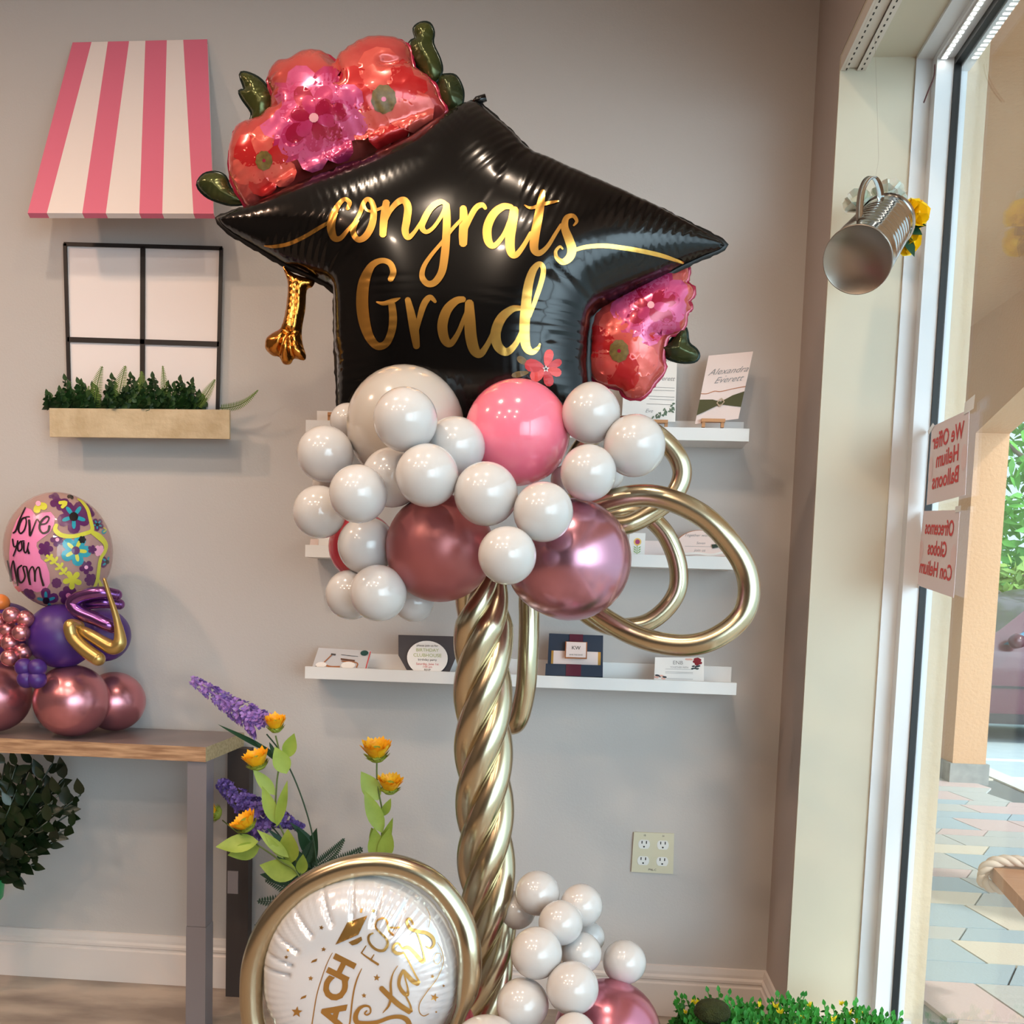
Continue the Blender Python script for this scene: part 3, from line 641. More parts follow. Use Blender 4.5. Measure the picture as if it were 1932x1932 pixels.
B = [  # name cx cy r Y mat label group axis
 ['latex_balloon', 765, 803, 110, 1.96, ivory_lat, 'largest ivory balloon, left of the pink one under the cap', G1, None],
 ['latex_balloon', 765, 792, 60, 1.74, white_lat, 'white balloon in front of the largest ivory balloon', G1, None],
 ['latex_balloon', 859, 843, 56, 1.84, white_lat, 'white balloon touching the left edge of the pink balloon', G1, None],
 ['latex_balloon', 806, 897, 59, 1.72, white_lat, 'white balloon just above the dusty rose balloon, directly below the ivory one', G1, None],
 ['latex_balloon', 739, 901, 56, 1.80, white_lat, 'white balloon tucked left behind the one above the dusty rose balloon', G1, None],
 ['latex_balloon', 676, 932, 55, 1.78, white_lat, 'white balloon with yellowish shade left of the dusty rose balloon', G1, None],
 ['latex_balloon', 614, 857, 53, 1.90, white_lat, 'upper left outermost white balloon beside the top shelf end', G1, None],
 ['latex_balloon', 603, 966, 50, 1.88, white_lat, 'leftmost white balloon, above the end of the middle shelf', G1, None],
 ['latex_balloon', 692, 1030, 55, 1.88, white_lat, 'greyish white balloon in front of the coral balloon', G1, None],
 ['latex_balloon', 662, 1122, 48, 1.90, white_lat, 'lowest left white balloon behind its brighter neighbour', G1, None],
 ['latex_balloon', 714, 1119, 54, 1.82, white_lat, 'bright white balloon hanging lowest in the upper cluster', G1, None],
 ['latex_balloon', 781, 1136, 38, 1.98, white_lat, 'small translucent white balloon under the dusty rose balloon', G1, None],
 ['latex_balloon', 657, 795, 34, 2.02, white_lat, 'small pinkish white balloon peeking out behind the ivory one', G1, None],
 ['latex_balloon', 625, 915, 36, 1.99, white_lat, 'white balloon mostly hidden between the two leftmost white balloons', G1, None],
 ['latex_balloon', 917, 932, 60, 1.72, white_lat, 'white balloon below left of the pink balloon', G1, None],
 ['latex_balloon', 1025, 966, 56, 1.70, white_lat, 'white balloon directly below the pink balloon', G1, None],
 ['latex_balloon', 957, 1048, 55, 1.66, white_lat, 'white balloon between the dusty rose and mauve chrome balloons', G1, None],
 ['latex_balloon', 1115, 781, 54, 1.86, white_lat, 'white balloon with its knot pointing up, right of the pink balloon', G1, (0.05, -.25, -1)],
 ['latex_balloon', 1197, 841, 57, 1.84, white_lat, 'rightmost white balloon in front of the upper gold hoop', G1, None],
 ['latex_balloon', 1110, 892, 52, 1.80, white_lat, 'white balloon touching the top of the mauve chrome balloon', G1, None],
 ['latex_balloon', 1150, 895, 27, 1.96, white_lat, 'small white balloon hidden behind the two right hand white ones', G1, None],
 ['latex_balloon', 1066, 905, 27, 1.97, white_lat, 'small white balloon in the gap under the pink balloon', G1, None],
 ['pink_balloon', 976, 817, 98, 1.87, pink_lat, 'large glossy bubblegum pink balloon under the cap', 'big coloured balloons of the column', None],
 ['rose_balloon', 830, 1034, 102, 1.88, rose_lat, 'large dusty rose balloon with soft sheen, left of the column top', 'big coloured balloons of the column', (.3, -1, .3)],
 ['chrome_balloon', 1076, 1056, 114, 1.86, mauve_chr, 'large shiny mauve chrome balloon right of the column top', 'big coloured balloons of the column', (.9, -.4, .3)],
 ['coral_balloon', 684, 1032, 64, 1.99, red_lat, 'coral red balloon hidden behind white ones on the left', 'big coloured balloons of the column', None],
 ['latex_balloon', 1014, 1685, 43, 1.92, white_lat, 'topmost white balloon of the lower cluster', G2, None],
 ['latex_balloon', 975, 1717, 37, 1.97, white_lat, 'white balloon half behind the gold column', G2, None],
 ['latex_balloon', 1097, 1708, 41, 1.92, white_lat, 'upper right white balloon of the lower cluster', G2, None],
 ['latex_balloon', 1058, 1741, 43, 1.85, white_lat, 'white balloon with yellowish shade in the middle of the lower cluster', G2, None],
 ['latex_balloon', 1112, 1768, 30, 1.97, white_lat, 'small white balloon behind the right edge of the lower cluster', G2, None],
 ['latex_balloon', 1096, 1798, 40, 1.86, white_lat, 'white balloon above the lowest front pair', G2, None],
 ['latex_balloon', 1066, 1810, 30, 1.94, white_lat, 'small white balloon deep in the lower cluster gap', G2, None],
 ['latex_balloon', 1012, 1798, 50, 1.80, white_lat, 'big white balloon in front of the column foot', G2, None],
 ['latex_balloon', 1080, 1864, 51, 1.76, white_lat, 'front white balloon overlapping the pink chrome balloon', G2, None],
 ['latex_balloon', 986, 1895, 51, 1.78, white_lat, 'lower left white balloon beside the column end', G2, None],
 ['latex_balloon', 1178, 1815, 42, 1.93, white_lat, 'separate white balloon in front of the baseboard', G2, None],
 ['latex_balloon', 1084, 1952, 42, 1.70, white_lat, 'white balloon cut off by the bottom edge below the cluster', G2, None],
 ['latex_balloon', 918, 1990, 76, 1.70, white_lat, 'large white balloon at the bottom edge under the column', G2, None],
 ['pink_chrome_balloon', 1146, 1950, 104, 1.88, pinkchr, 'large pink chrome balloon at the foot of the column', 'foot balloons', None],
 ['coral_balloon', 862, 1925, 34, 1.86, red_lat, 'dark red balloon peeking out beside the star balloon', 'foot balloons', None],
]
Yv = np.array([b[4] for b in B]); Y00 = Yv.copy()
for it in range(80):
    C = np.array([PY(b[1], b[2], y) for b, y in zip(B, Yv)]); R = np.array([b[3] * y / F for b, y in zip(B, Yv)])
    for i in range(len(B)):
        for j in range(i + 1, len(B)):
            d = C[i] - C[j]; L = np.linalg.norm(d); need = (R[i] + R[j]) * .93
            if L < need:
                lat = math.hypot(d[0], d[2]); dy = math.sqrt(max(need ** 2 - lat ** 2, 0)); s_ = 1 if (Y00[i] - Y00[j]) >= 0 else -1
                cur = (Yv[i] - Yv[j]) * s_; p = (dy - cur) * .25
                if p > 0: Yv[i] += s_ * p; Yv[j] -= s_ * p
    Yv = np.clip(Yv, Y00 - .09, Y00 + .09)
for b, y in zip(B, Yv): balloon(b[0], b[1], b[2], b[3], y, b[5], b[6], b[7], b[8])
# ================================================================== TWISTED COLUMN
t = thing('twisted_balloon_column', 'tall column of twisted gold chrome balloons under the cap cluster', 'balloon column', (PY(912, 1500, 1.97)[0], 1.97, 0))
cen = catmull([(930, 1080), (922, 1120), (912, 1200), (911, 1300), (912, 1400), (914, 1500), (917, 1620), (921, 1730), (920, 1800), (912, 1870), (900, 1940), (900, 2150)], 12)
cyy = np.array([c[1] for c in cen]); cxx = np.array([c[0] for c in cen])
for k in range(4):
    path = []; rad = []
    for y in np.arange(1085, 2120, 6.):
        x = np.interp(y, cyy, cxx); P = PY(x, y, 1.97); ph = k * math.pi / 2 - (y - 1150) / 425 * 2 * math.pi + .9
        tp = min(1, max(.25, (y - 1070) / 110)); sc_ = 1 if y < 1700 else 1 - .12 * min(1, (y - 1700) / 200)
        R_ = .0315 * tp ** .6 * sc_; path.append((P[0] + R_ * math.sin(ph), 1.97 - R_ * math.cos(ph), P[2])); rad.append(.0275 * (.45 + .55 * tp) * sc_)
    MB().tube(path, rad, 20).build('twisted_strand', gold_chr, t)
MB().lathe([(0.0001, .03), (.12, .03), (.13, .02), (.13, 0), (.0001, 0)], (PY(900, 1500, 1.97)[0], 1.97, 0), seg=32).build('base_plate', mat('dark_metal', S(50, 50, 52), .4, .8), t, True, autos=40)
MB().tube([(PY(900, 1940, 1.97)[0], 1.97, .02), (PY(900, 1940, 1.97)[0], 1.97, .40)], .012, 10).build('pole', MATS['dark_metal'], t)
def hoop(name, pts, Y, r, label, closed=True, n=10, m=gold_chr, grp=None, tilt=0):
    P = catmull(pts, n, closed); path = []
    for p in P:
        yy = Y + (p[2] if len(p) > 2 else 0); path.append(PY(p[0], p[1], yy))
    mb = MB().tube(path, r, 22, closed); o = mb.build(name, m, None, True, loc=path[0]); return tag(o, label, 'balloon', grp)
GH = 'gold hoop balloons right of the column'
hoop('balloon_hoop', [(1150, 945, 0), (1235, 936, -.02), (1325, 973, -.03), (1390, 1042, -.03), (1413, 1105, -.03), (1398, 1165, -.03), (1340, 1208, -.03), (1270, 1217, -.02), (1185, 1193, 0), (1100, 1135, .03), (1050, 1060, .05), (1080, 980, .03)], 1.98, .0215, 'front gold chrome hoop balloon, the largest and rightmost', grp=GH)
hoop('balloon_hoop', [(1170, 803, .02), (1225, 812, 0), (1270, 850, 0), (1287, 892, 0), (1270, 935, 0), (1225, 970, 0), (1170, 992, 0), (1110, 970, .03), (1080, 890, .05), (1110, 830, .04)], 2.06, .0195, 'upper gold hoop balloon behind the rightmost white balloon', grp=GH)
hoop('balloon_hoop', [(1150, 975, 0), (1205, 968, 0), (1250, 1000, 0), (1277, 1058, 0), (1278, 1112, 0), (1250, 1155, 0), (1205, 1180, 0), (1140, 1178, 0), (1080, 1130, .02), (1060, 1050, .03), (1090, 990, .02)], 2.12, .0195, 'smaller gold hoop balloon seen through the front hoop', grp=GH)
hoop('balloon_hoop', [(990, 1090, 0), (998, 1150, 0), (996, 1240, 0), (990, 1310, .01), (972, 1365, .03), (940, 1350, .08), (900, 1280, .10), (885, 1180, .10), (880, 1110, .08), (930, 1060, .04)], 2.08, .0215, 'long narrow gold hoop balloon hanging behind the column', grp=GH)
# ================================================================== STAR FOIL BALLOON AND ITS RING
sb = thing('star_foil_balloon', 'round white foil balloon with gold lettering, stars and cap inside a gold ring', 'balloon', PY(682, 2020, 1.80))
ring_pts = [(682 + 182 * math.cos(a), 1838 + 187 * math.sin(a)) for a in np.linspace(0, 2 * math.pi, 72, endpoint=False)]
fs = Foil(ring_pts, 1.80, .085, [([(682 + 180 * math.cos(a), 1838 + 184 * math.sin(a)), (682 + 118 * math.cos(a + .05), 1838 + 122 * math.sin(a + .05))], 3.0, .16) for a in (-3.0, -2.62, -2.3, -1.95, -1.62, -1.3, -1.0, -2.85)], .05, 15, 32, 4)
fs.build('foil_disc', white_foil, sb)
rim(ring_pts, 1.801, 6, 'seam_edge', mat('clear_seam', S(200, 190, 178), .3), sb, jag=2)
tC = lambda x, y: (560 + x / 6.04, 1700 + y / 6.04)
mb = MB()
ribbon_on(mb, [[(405, 590, 6), (350, 700, 9), (290, 860, 10), (230, 1060, 11), (195, 1260, 12), (170, 1420, 12)],
    [(740, 770, 8), (690, 880, 16), (655, 1000, 18), (630, 1150, 18), (615, 1300, 18), (600, 1420, 18)],
    # FOR
    [(735, 590, 14), (800, 640, 20), (930, 725, 28)], [(790, 510, 10), (735, 595, 16)], [(880, 610, 10), (850, 660, 16)],
    [(870, 365, 18), (820, 400, 26), (830, 480, 28), (900, 550, 30), (985, 565, 32), (1035, 500, 30), (1020, 430, 26), (960, 370, 24), (900, 300, 22), (910, 230, 22), (985, 195, 22), (1030, 240, 22), (1045, 330, 24), (1100, 390, 22)],
    [(1040, 300, 20), (1110, 305, 20), (1170, 300, 18)],
    # Stars
    [(800, 1250, 16), (775, 1280, 18), (800, 1300, 16), (840, 1270, 18), (830, 1210, 22), (775, 1195, 28), (710, 1230, 40), (670, 1310, 55), (690, 1385, 60), (790, 1395, 50), (920, 1380, 44), (1060, 1330, 42), (1180, 1320, 50), (1260, 1360, 60), (1290, 1440, 60)],
    [(960, 990, 60), (1050, 1080, 62), (1160, 1180, 62), (1290, 1265, 60)], [(1150, 740, 6), (1095, 830, 14), (1070, 950, 26), (1075, 1080, 30), (1050, 1190, 24), (980, 1275, 8)],
    [(1310, 1260, 28), (1290, 1180, 22), (1245, 1090, 20)],
    [(1215, 790, 30), (1175, 870, 36), (1165, 960, 38), (1210, 1040, 46), (1260, 1070, 40), (1265, 1000, 22), (1240, 900, 18), (1225, 820, 20)],
    [(1215, 795, 40), (1270, 860, 50), (1330, 920, 54), (1385, 945, 52)], [(1400, 930, 26), (1340, 820, 20), (1280, 700, 20), (1225, 600, 20)],
    [(1225, 590, 20), (1150, 600, 36), (1100, 560, 36), (1110, 500, 28), (1160, 485, 26), (1205, 540, 26), (1270, 530, 44), (1340, 590, 48), (1400, 660, 52), (1440, 700, 52)],
    [(1460, 690, 26), (1440, 580, 18), (1400, 440, 16), (1370, 360, 16)],
    [(1330, 270, 20), (1290, 200, 24), (1255, 230, 32), (1290, 310, 38), (1380, 345, 42), (1480, 365, 42), (1550, 420, 40), (1565, 490, 28), (1525, 540, 20), (1480, 515, 16)],
    [(1470, 65, 5), (1520, 180, 6), (1500, 300, 6)],
    [(1600, 470, 6), (1650, 560, 8), (1670, 700, 8), (1600, 880, 8), (1480, 1040, 9), (1400, 1170, 10), (1400, 1270, 10), (1450, 1310, 10), (1505, 1285, 8)],
    [(1640, 600, 7), (1590, 600, 7), (1560, 670, 7), (1600, 720, 7), (1645, 670, 7), (1640, 610, 7)]], fs.pt, 5, tC, 1 / 6.04)
patch_on(mb, [tC(*p) for p in ((440, 498), (575, 245), (805, 165), (700, 385))], fs.pt, 5, .0014); patch_on(mb, [tC(*p) for p in ((590, 470), (735, 405), (745, 445), (690, 490), (630, 505))], fs.pt, 5, .0014)
for (x, y, r, a) in ((280, 303, 30, .2), (305, 550, 30, .1), (158, 882, 32, .1), (0, 1265, 68, .1), (877, 112, 30, .3), (912, 875, 42, .1), (766, 1078, 32, 0), (1548, 860, 26, .2), (1570, 1100, 50, .3), (1674, 968, 18, 0), (1590, 1265, 16, 0), (-100, 560, 24, 0), (-120, 640, 26, 0)):
    patch_on(mb, [tC(*p) for p in star5(x, y, r, -math.pi / 2 + a)], fs.pt, 4, .0014)
for (x, y) in ((197, 685), (75, 1100), (735, 108)):
    patch_on(mb, [tC(x + a, y + b) for a, b in ((-36, 22), (-22, -5), (36, -30), (26, 2))] if x < 300 else [tC(x + a, y + b) for a, b in ((-15, 28), (-8, -20), (15, -28), (8, 24))], fs.pt, 4, .0014)
for ch, cx_, cy_, a in (('H', 520, 770, -63), ('C', 445, 1010, -70), ('A', 425, 1290, -75), ('E', 390, 1570, -80)):
    for lay, (bo, mi_, of) in enumerate(((.045, 0, .0015), (-.012, 1, .0019), (-.03, 0, .0022))):
        if lay == 2: continue
        v, f_ = text2d(ch, bo if lay == 0 else -.0)
        if lay == 1: continue
        ca, sa = math.cos(math.radians(a)), math.sin(math.radians(a)); k_ = 350
        def fn(p): x = p[0] * k_ * 1.05; y = -p[1] * k_; return tC(cx_ + x * ca - y * sa, cy_ + x * sa + y * ca)
        mb.add([fs.pt(*fn(p), of) for p in v], f_, mi_)
mb.build('gold_print', [mat('print_gold', S(205, 160, 92), .28, .9)], sb)
rp = [(868, 1915, -.01), (884, 1860, -.01), (886, 1790, -.01), (868, 1730, 0), (825, 1672, 0), (770, 1640, 0), (705, 1630, 0), (635, 1643, 0), (565, 1680, 0), (510, 1740, 0), (480, 1810, 0), (474, 1885, 0), (485, 1950, 0), (530, 2030, 0), (640, 2085, 0), (760, 2070, 0), (835, 1995, 0)]
P = catmull(rp, 8, True); n_ = len(P)
rad = [.0215 * (1 - .45 * math.exp(-((min(i, n_ - i)) / 5.) ** 2)) for i in range(n_)]
o = MB().tube([PY(p[0], p[1], 1.79 + p[2]) for p in P], rad, 24, True).build('balloon_ring', gold_chr, None, True, loc=PY(705, 1632, 1.79)); tag(o, 'gold chrome ring balloon framing the round white star balloon', 'balloon')
# ================================================================== WALL DECOR
# striped awning
YA = 2.60
A = [PY(137, 80, WALL - .004), PY(391, 74, WALL - .004), PY(403, 403, YA), PY(52, 402, YA)]   # tl tr br bl
aw = thing('striped_awning', 'pink and white striped miniature awning on the wall above the fake window', 'awning', PY(228, 402, YA))
aP = mat('awning_pink', S(222, 110, 136), .55); aW = mat('awning_white', S(236, 222, 216), .55)
lerp = lambda a, b, t: a * (1 - t) + b * t
tE = [0, .142, .264, .422, .543, .702, .823, 1.0]; bE = [0, .105, .297, .424, .604, .727, .893, 1.0]
mb = MB()
for i in range(7):
    q = [lerp(A[3], A[2], bE[i]), lerp(A[3], A[2], bE[i + 1]), lerp(A[0], A[1], tE[i + 1]), lerp(A[0], A[1], tE[i])]
    mb.add(q, [(0, 1, 2, 3)], i % 2); lo = [q[0], q[1]]
    d = np.array((0, .012, -.008)); mb.add([q[0] + d, q[1] + d, q[1], q[0]], [(0, 1, 2, 3)], i % 2)
    mb.add([p + np.array((0, .006, -.004)) for p in q], [(3, 2, 1, 0)], 1)
tag(mb.build('striped_cover', [aP, aW], aw, False), 'alternating pink and white stripes')
mb = MB()
wl = A[3] + np.array((.07, WALL - YA - .001, .01)); wr = A[2] + np.array((-.03, WALL - YA - .001, .01))
mb.tube([A[3] + np.array((.01, .012, 0)), A[2] + np.array((-.01, .012, 0))], .004, 8)
mb.build('support_frame', aW, aw)
# fake window
YWn = WALL - .012
fw = thing('fake_window', 'white fake window with black cross bars behind the planter box', 'wall decoration', PY(270, 760, YWn))
cW = Card([(130, 775), (411, 775), (417, 470), (122, 462)], YWn)
mb = MB(); cW.slab(mb, .006); mb.build('window_sheet', mat('window_sheet_white', S(236, 226, 224), .6), fw, False)
def bar(mb, a, b, w_, Y, th=.004):
    a = PY(a[0], a[1], Y); b = PY(b[0], b[1], Y); t = (b - a) / np.linalg.norm(b - a); n = np.array((-t[2], 0, t[0])) * w_ / 2
    mb.slab([a - n, b - n, b + n, a + n], (0, th, 0))
for a, b, w_ in (((120, 460), (419, 468), .010), ((122, 459), (131, 775), .010), ((417, 467), (410, 775), .010), ((269, 465), (268, 775), .013), ((127, 640), (413, 649), .013)):
    mb = MB(); bar(mb, a, b, w_, YWn - .006); mb.build('window_bar', blk_paint, fw, False)
# planter
YP = 2.69
pl = thing('wall_planter', 'travertine look planter trough with greenery below the fake window', 'planter', PY(263, 829, YP))
c = [PY(94, 824, YP), PY(433, 828, YP), PY(433, 773, YP), PY(93, 770, YP)]
d = np.array((0, .075, 0)); e_ = np.array((0, .0085, 0)); mb = MB()
q = c; mb.slab(q, (0, .008, 0))
c = [c[0] + (.035, 0, .016), c[1] + (-.035, 0, .016), c[2] + (-.035, 0, 0), c[3] + (.035, 0, 0)]; mb.slab([p + d for p in c], (0, .006, 0))
mb.slab([c[0] + e_, c[1] + e_, c[1] + d, c[0] + d], (0, 0, .008))
mb.slab([c[0] + e_, c[0] + d, c[3] + d, c[3] + e_], (.008, 0, 0)); mb.slab([c[1] + d, c[1] + e_, c[2] + e_, c[2] + d], (-.008, 0, 0))
trav = mat('travertine', S(206, 186, 154), .7, noise=(16, S(184, 162, 128), .16), bump=(60, .3)); mb.build('trough', trav, pl, False)
mb = MB(); mb.slab([c[3] + (.009, .009, -.012), c[2] + (-.009, .009, -.012), c[2] + (-.009, .074, -.012), c[3] + (.009, .074, -.012)], (0, 0, -.004)); mb.build('soil', mat('dark_soil', S(30, 28, 22), .9), pl, False)
gA = mat('boxwood_green', S(44, 78, 30), .55, noise=(14, S(22, 44, 18), .2)); gB = mat('fern_green', S(110, 136, 48), .55, noise=(9, S(58, 92, 34), .2)); stem_m = mat('stem_green', S(92, 112, 52), .6)
def frond(mb, base, tip, w_, n=22, nrm=(0, -1, 0), mi=0, curl=0, lw=.6):
    b = Vector(base); t = Vector(tip); ax = (t - b); L = ax.length; a = ax.normalized(); sd = a.cross(Vector(nrm)).normalized()
    mid = lambda u: b + ax * u + sd * curl * L * math.sin(math.pi * u)
    mb.tube([mid(u / 6) for u in range(7)], L * .006 + .0006, 6, mi=mi)
    for i in range(n):
        u = (i + 1) / (n + 1); ww = w_ * (math.sin(math.pi * min(1, u * .75 + .18)) ** .8) * (1 - u * .45)
        p = mid(u)
        for sg in (-1, 1): mb.leaf(p, p + (sd * sg + a * .35).normalized() * ww * .5, L / n * lw, nrm, .1, 0, 3, mi)
def sprig(mb, base, tip, size, n, mi=0, rr=random, jit=.5):
    b = Vector(base); t = Vector(tip); ax = t - b; a = ax.normalized(); mb.tube([b, b + ax * .5, t], .0012, 5, mi=mi)
    for i in range(n):
        u = (i + .5) / n; ang = i * 2.4 + rr.random(); o1 = a.orthogonal().normalized(); o2 = a.cross(o1); r_ = (o1 * math.cos(ang) + o2 * math.sin(ang))
        p = b + ax * u; s_ = size * (1.1 - .4 * u) * rr.uniform(.8, 1.15)
        mb.leaf(p, p + (r_ + a * jit).normalized() * s_, s_ * .9, (r_.cross(a) + Vector((0, -.6, .6))), .25, 0, 4, mi, pos=.55, shape=.7)
    mb.leaf(t - a * size * .2, t + a * size * .8, size * .6, (0, -1, .2), .2, 0, 4, mi)
R2 = random.Random(11)
zt = lambda x, y, Y=2.69: PY(x, y, Y)
for k, (x0, y0, x1, y1) in enumerate(((98, 768, 90, 745), (118, 768, 112, 738), (135, 768, 128, 716), (150, 768, 152, 725), (165, 768, 150, 722), (185, 768, 172, 730), (205, 768, 202, 728), (225, 768, 243, 735), (250, 768, 252, 712), (262, 768, 264, 722), (275, 768, 270, 730), (295, 768, 288, 712), (305, 768, 312, 728), (320, 768, 325, 730), (335, 768, 345, 718), (350, 768, 366, 722), (345, 768, 360, 738), (375, 768, 378, 745), (215, 768, 212, 714), (235, 768, 232, 740), (142, 768, 140, 742), (282, 768, 280, 742), (312, 768, 305, 742), (362, 768, 355, 748))):
    for x0_, y1_, dx_ in ((x0, y1, 0), (x0 + R2.uniform(-10, 10), y1 + R2.uniform(8, 26), R2.uniform(-12, 12))):
        mb = MB(); Yk = R2.uniform(2.70, 2.74); sprig(mb, zt(x0_, y0 + 4, Yk), zt(x1 + dx_ + R2.uniform(-6, 6), y1_, Yk - .01), .021, 22, 0, R2, .2)
        mb.build('leafy_sprig', gA, pl)
for (x0, y0, x1, y1, w_, cu) in ((178, 770, 193, 691, .052, -.04), (222, 770, 237, 690, .058, -.03), (268, 770, 267, 700, .05, .02), (308, 768, 307, 690, .035, .03), (372, 768, 406, 716, .045, .02), (415, 770, 487, 736, .034, .12), (160, 768, 168, 728, .03, 0)):
    mb = MB(); frond(mb, zt(x0, y0, 2.72), zt(x1, y1, 2.69 if x1 > 400 else 2.70), w_, 24, (0, -1, .1), 0, cu); mb.build('fern_frond', gB, pl)
# outlet
c = Card([(1191, 1645), (1270, 1649), (1272, 1573), (1196, 1570)], WALL - .006)
ol = thing('wall_outlet', 'ivory double wall outlet with four white sockets low on the wall', 'outlet', c.at(.5, 0, 0)); mb = MB(); c.slab(mb, .0055); mb.build('cover_plate', mat('ivory_plastic', S(208, 202, 176), .4), ol, False)
sock = mat('socket_white', S(226, 226, 222), .35); holes = mat('socket_slot', S(20, 20, 20), .6)
for u in (.27, .73):
    for v in (.3, .71):
        mb = MB(); c.poly(mb, [(u + .145 * math.cos(a) * 1., v + .135 * max(-.82, min(.82, math.sin(a) * 1.1))) for a in np.linspace(0, 2 * math.pi, 24)[:-1]], .0012)
        s_ = mb.build('socket', sock, ol, False)
        mb = MB()
        for du in (-.055, .055): c.poly(mb, [(u + du - .012, v + .015), (u + du + .012, v + .015), (u + du + .012, v + .085), (u + du - .012, v + .085)], .0018)
        c.poly(mb, ell(u, v - .06, .022, n=10), .0018); mb.build('slots', holes, s_, False)
mb = MB(); c.text(mb, '1B', .27, .93, .007); c.text(mb, '34', .73, .93, .007); c.text(mb, 'PNL-C', .5, .08, .008); mb.build('handwritten_marks', ink, ol, False)
# ------------------------------------------------------------------ picture ledges
def ledge(px0, px1, label, x_in):
    YF = WALL - .12; a = PY(px0[0], px0[1], YF); b = PY(px1[0], px1[1], YF); z = (a[2] + b[2]) / 2; dz = b[2] - a[2]   # top edge of the front lip
    t = thing('picture_ledge', label, 'shelf', (a[0], WALL, z - .035), 'white picture ledges')
    x0, x1 = a[0], b[0]
    MB().box((x0, YF, z - .032), (x1, YF + .012, z)).build('front_lip', shelf_m, t, False)
    MB().box((x0, YF + .012, z - .032), (x1, WALL - .001, z - .020)).build('ledge_bottom', shelf_m, t, False)
    MB().box((x0 + .004, WALL - .014, z - .020), (x1, WALL - .001, z + .035)).build('back_rail', shelf_m, t, False)
    return z - .020
zA = ledge((577, 793), (1414, 808), 'topmost white picture ledge, behind the balloons', 0)
zB = ledge((576, 1030), (1386, 1049), 'middle white picture ledge, crossed by the gold hoops', 0)
zC = ledge((575.5, 1258), (1390, 1288), 'lowest white picture ledge, holding the navy box', 0)
gold_ink = mat('copper_ink', S(176, 112, 70), .4, .3)
def card(name, px, Y, label, m=paper, th=.0018, base=None):
    c = Card(px, Y); t = thing(name, label, 'card', c.at(.5, 0, 0)); mb = MB(); c.slab(mb, th); mb.build('card_sheet', m, t, False); return c, t
# card with green band (tilted back)
c, t = card('invitation_card', [(1311, 800), (1393, 790), (1421, 663), (1337, 671)], [2.67, 2.67, 2.71, 2.71], 'blush invitation with olive ribbon band on the right of the top ledge', blush)
mb = MB(); c.text(mb, 'Alexandra', .52, .74, .024, 0, 0, .5); c.text(mb, '-', .5, .67, .016); c.text(mb, 'Everett', .56, .61, .024, 0, 0, .5); mb.build('script_names', greyink, t, False)
mb = MB(); c.line(mb, [(0, .44), (.15, .43), (.3, .455), (.45, .44), (.7, .46), (1, .475)], .0022); mb.build('copper_edge', gold_ink, t, False)
mb = MB(); c.poly(mb, [(0, .12), (.5, .245), (1, .17), (1, .40), (.75, .36), (.5, .285), (.3, .33), (0, .35)], .0022); tag(mb.build('ribbon_band', mat('olive_satin', S(66, 66, 28), .45), t, False), 'olive satin band')
mb = MB()
for a, b in (((.5, .21), (.585, .27)), ((.585, .27), (.5, .33)), ((.5, .33), (.415, .27)), ((.415, .27), (.5, .21))): c.line(mb, [a, b], .0028, .004)
mb.build('diamond_buckle', mat('silver', S(210, 205, 190), .25, 1), t, False)
def easel(x, y, Y, label, w_=.06):
    t = thing('wooden_easel', label, 'easel', PY(x, y, Y)); p = PY(x, y, Y)
    MB().box((p[0] - w_ / 2, p[1] - .012, p[2] - .003), (p[0] + w_ / 2, p[1] + .004, p[2] + .005)).build('easel_ledge', wood_lt, t, False)
    for s_ in (-1, 1): MB().box((p[0] + s_ * w_ * .4 - .004, p[1] - .008, p[2] - .016), (p[0] + s_ * w_ * .4 + .004, p[1] + .004, p[2] - .003)).build('easel_foot', wood_lt, t, False)
easel(1345, 795, 2.668, 'small wooden easel under the olive banded invitation'); easel(1245, 797, 2.69, 'small wooden easel under the botanical invitation', .04)
c, t = card('invitation_card', [(1173, 792), (1274, 796), (1278, 664), (1180, 660)], [2.70, 2.70, 2.73, 2.73], 'white botanical invitation behind the magenta foil flowers', paper)
mb = MB(); c.text(mb, 'West', .86, .87, .011, 0, 0, .4); c.text(mb, '& Everett', .72, .61, .017, 0, 0, .4)
for i, v in enumerate((.48, .44, .35, .31, .24)): c.line(mb, [(.45 + .05 * (i % 2), v), (.97, v)], .0012)
c.text(mb, 'Eve', .5, .14, .014, 0, 0, .4); mb.build('printed_text', greyink, t, False)
mb = MB()
for i in range(26):
    u = .58 + .40 * R2.random(); v = .02 + .3 * (u - .5) * 1.6 * R2.uniform(.4, 1.1); a = R2.uniform(0, 3); c.poly(mb, ell(u, v, .03, .013, 8, a), .0007 + i * .00003)
mb.build('leaf_print', greenink, t, False)
c, t = card('folded_card', [(598, 794), (640, 794), (640, 776), (598, 775)], 2.70, 'white card standing at the left end of the top ledge', paper); easel(632, 783, 2.68, 'small wooden easel at the left end of the top ledge', .034)
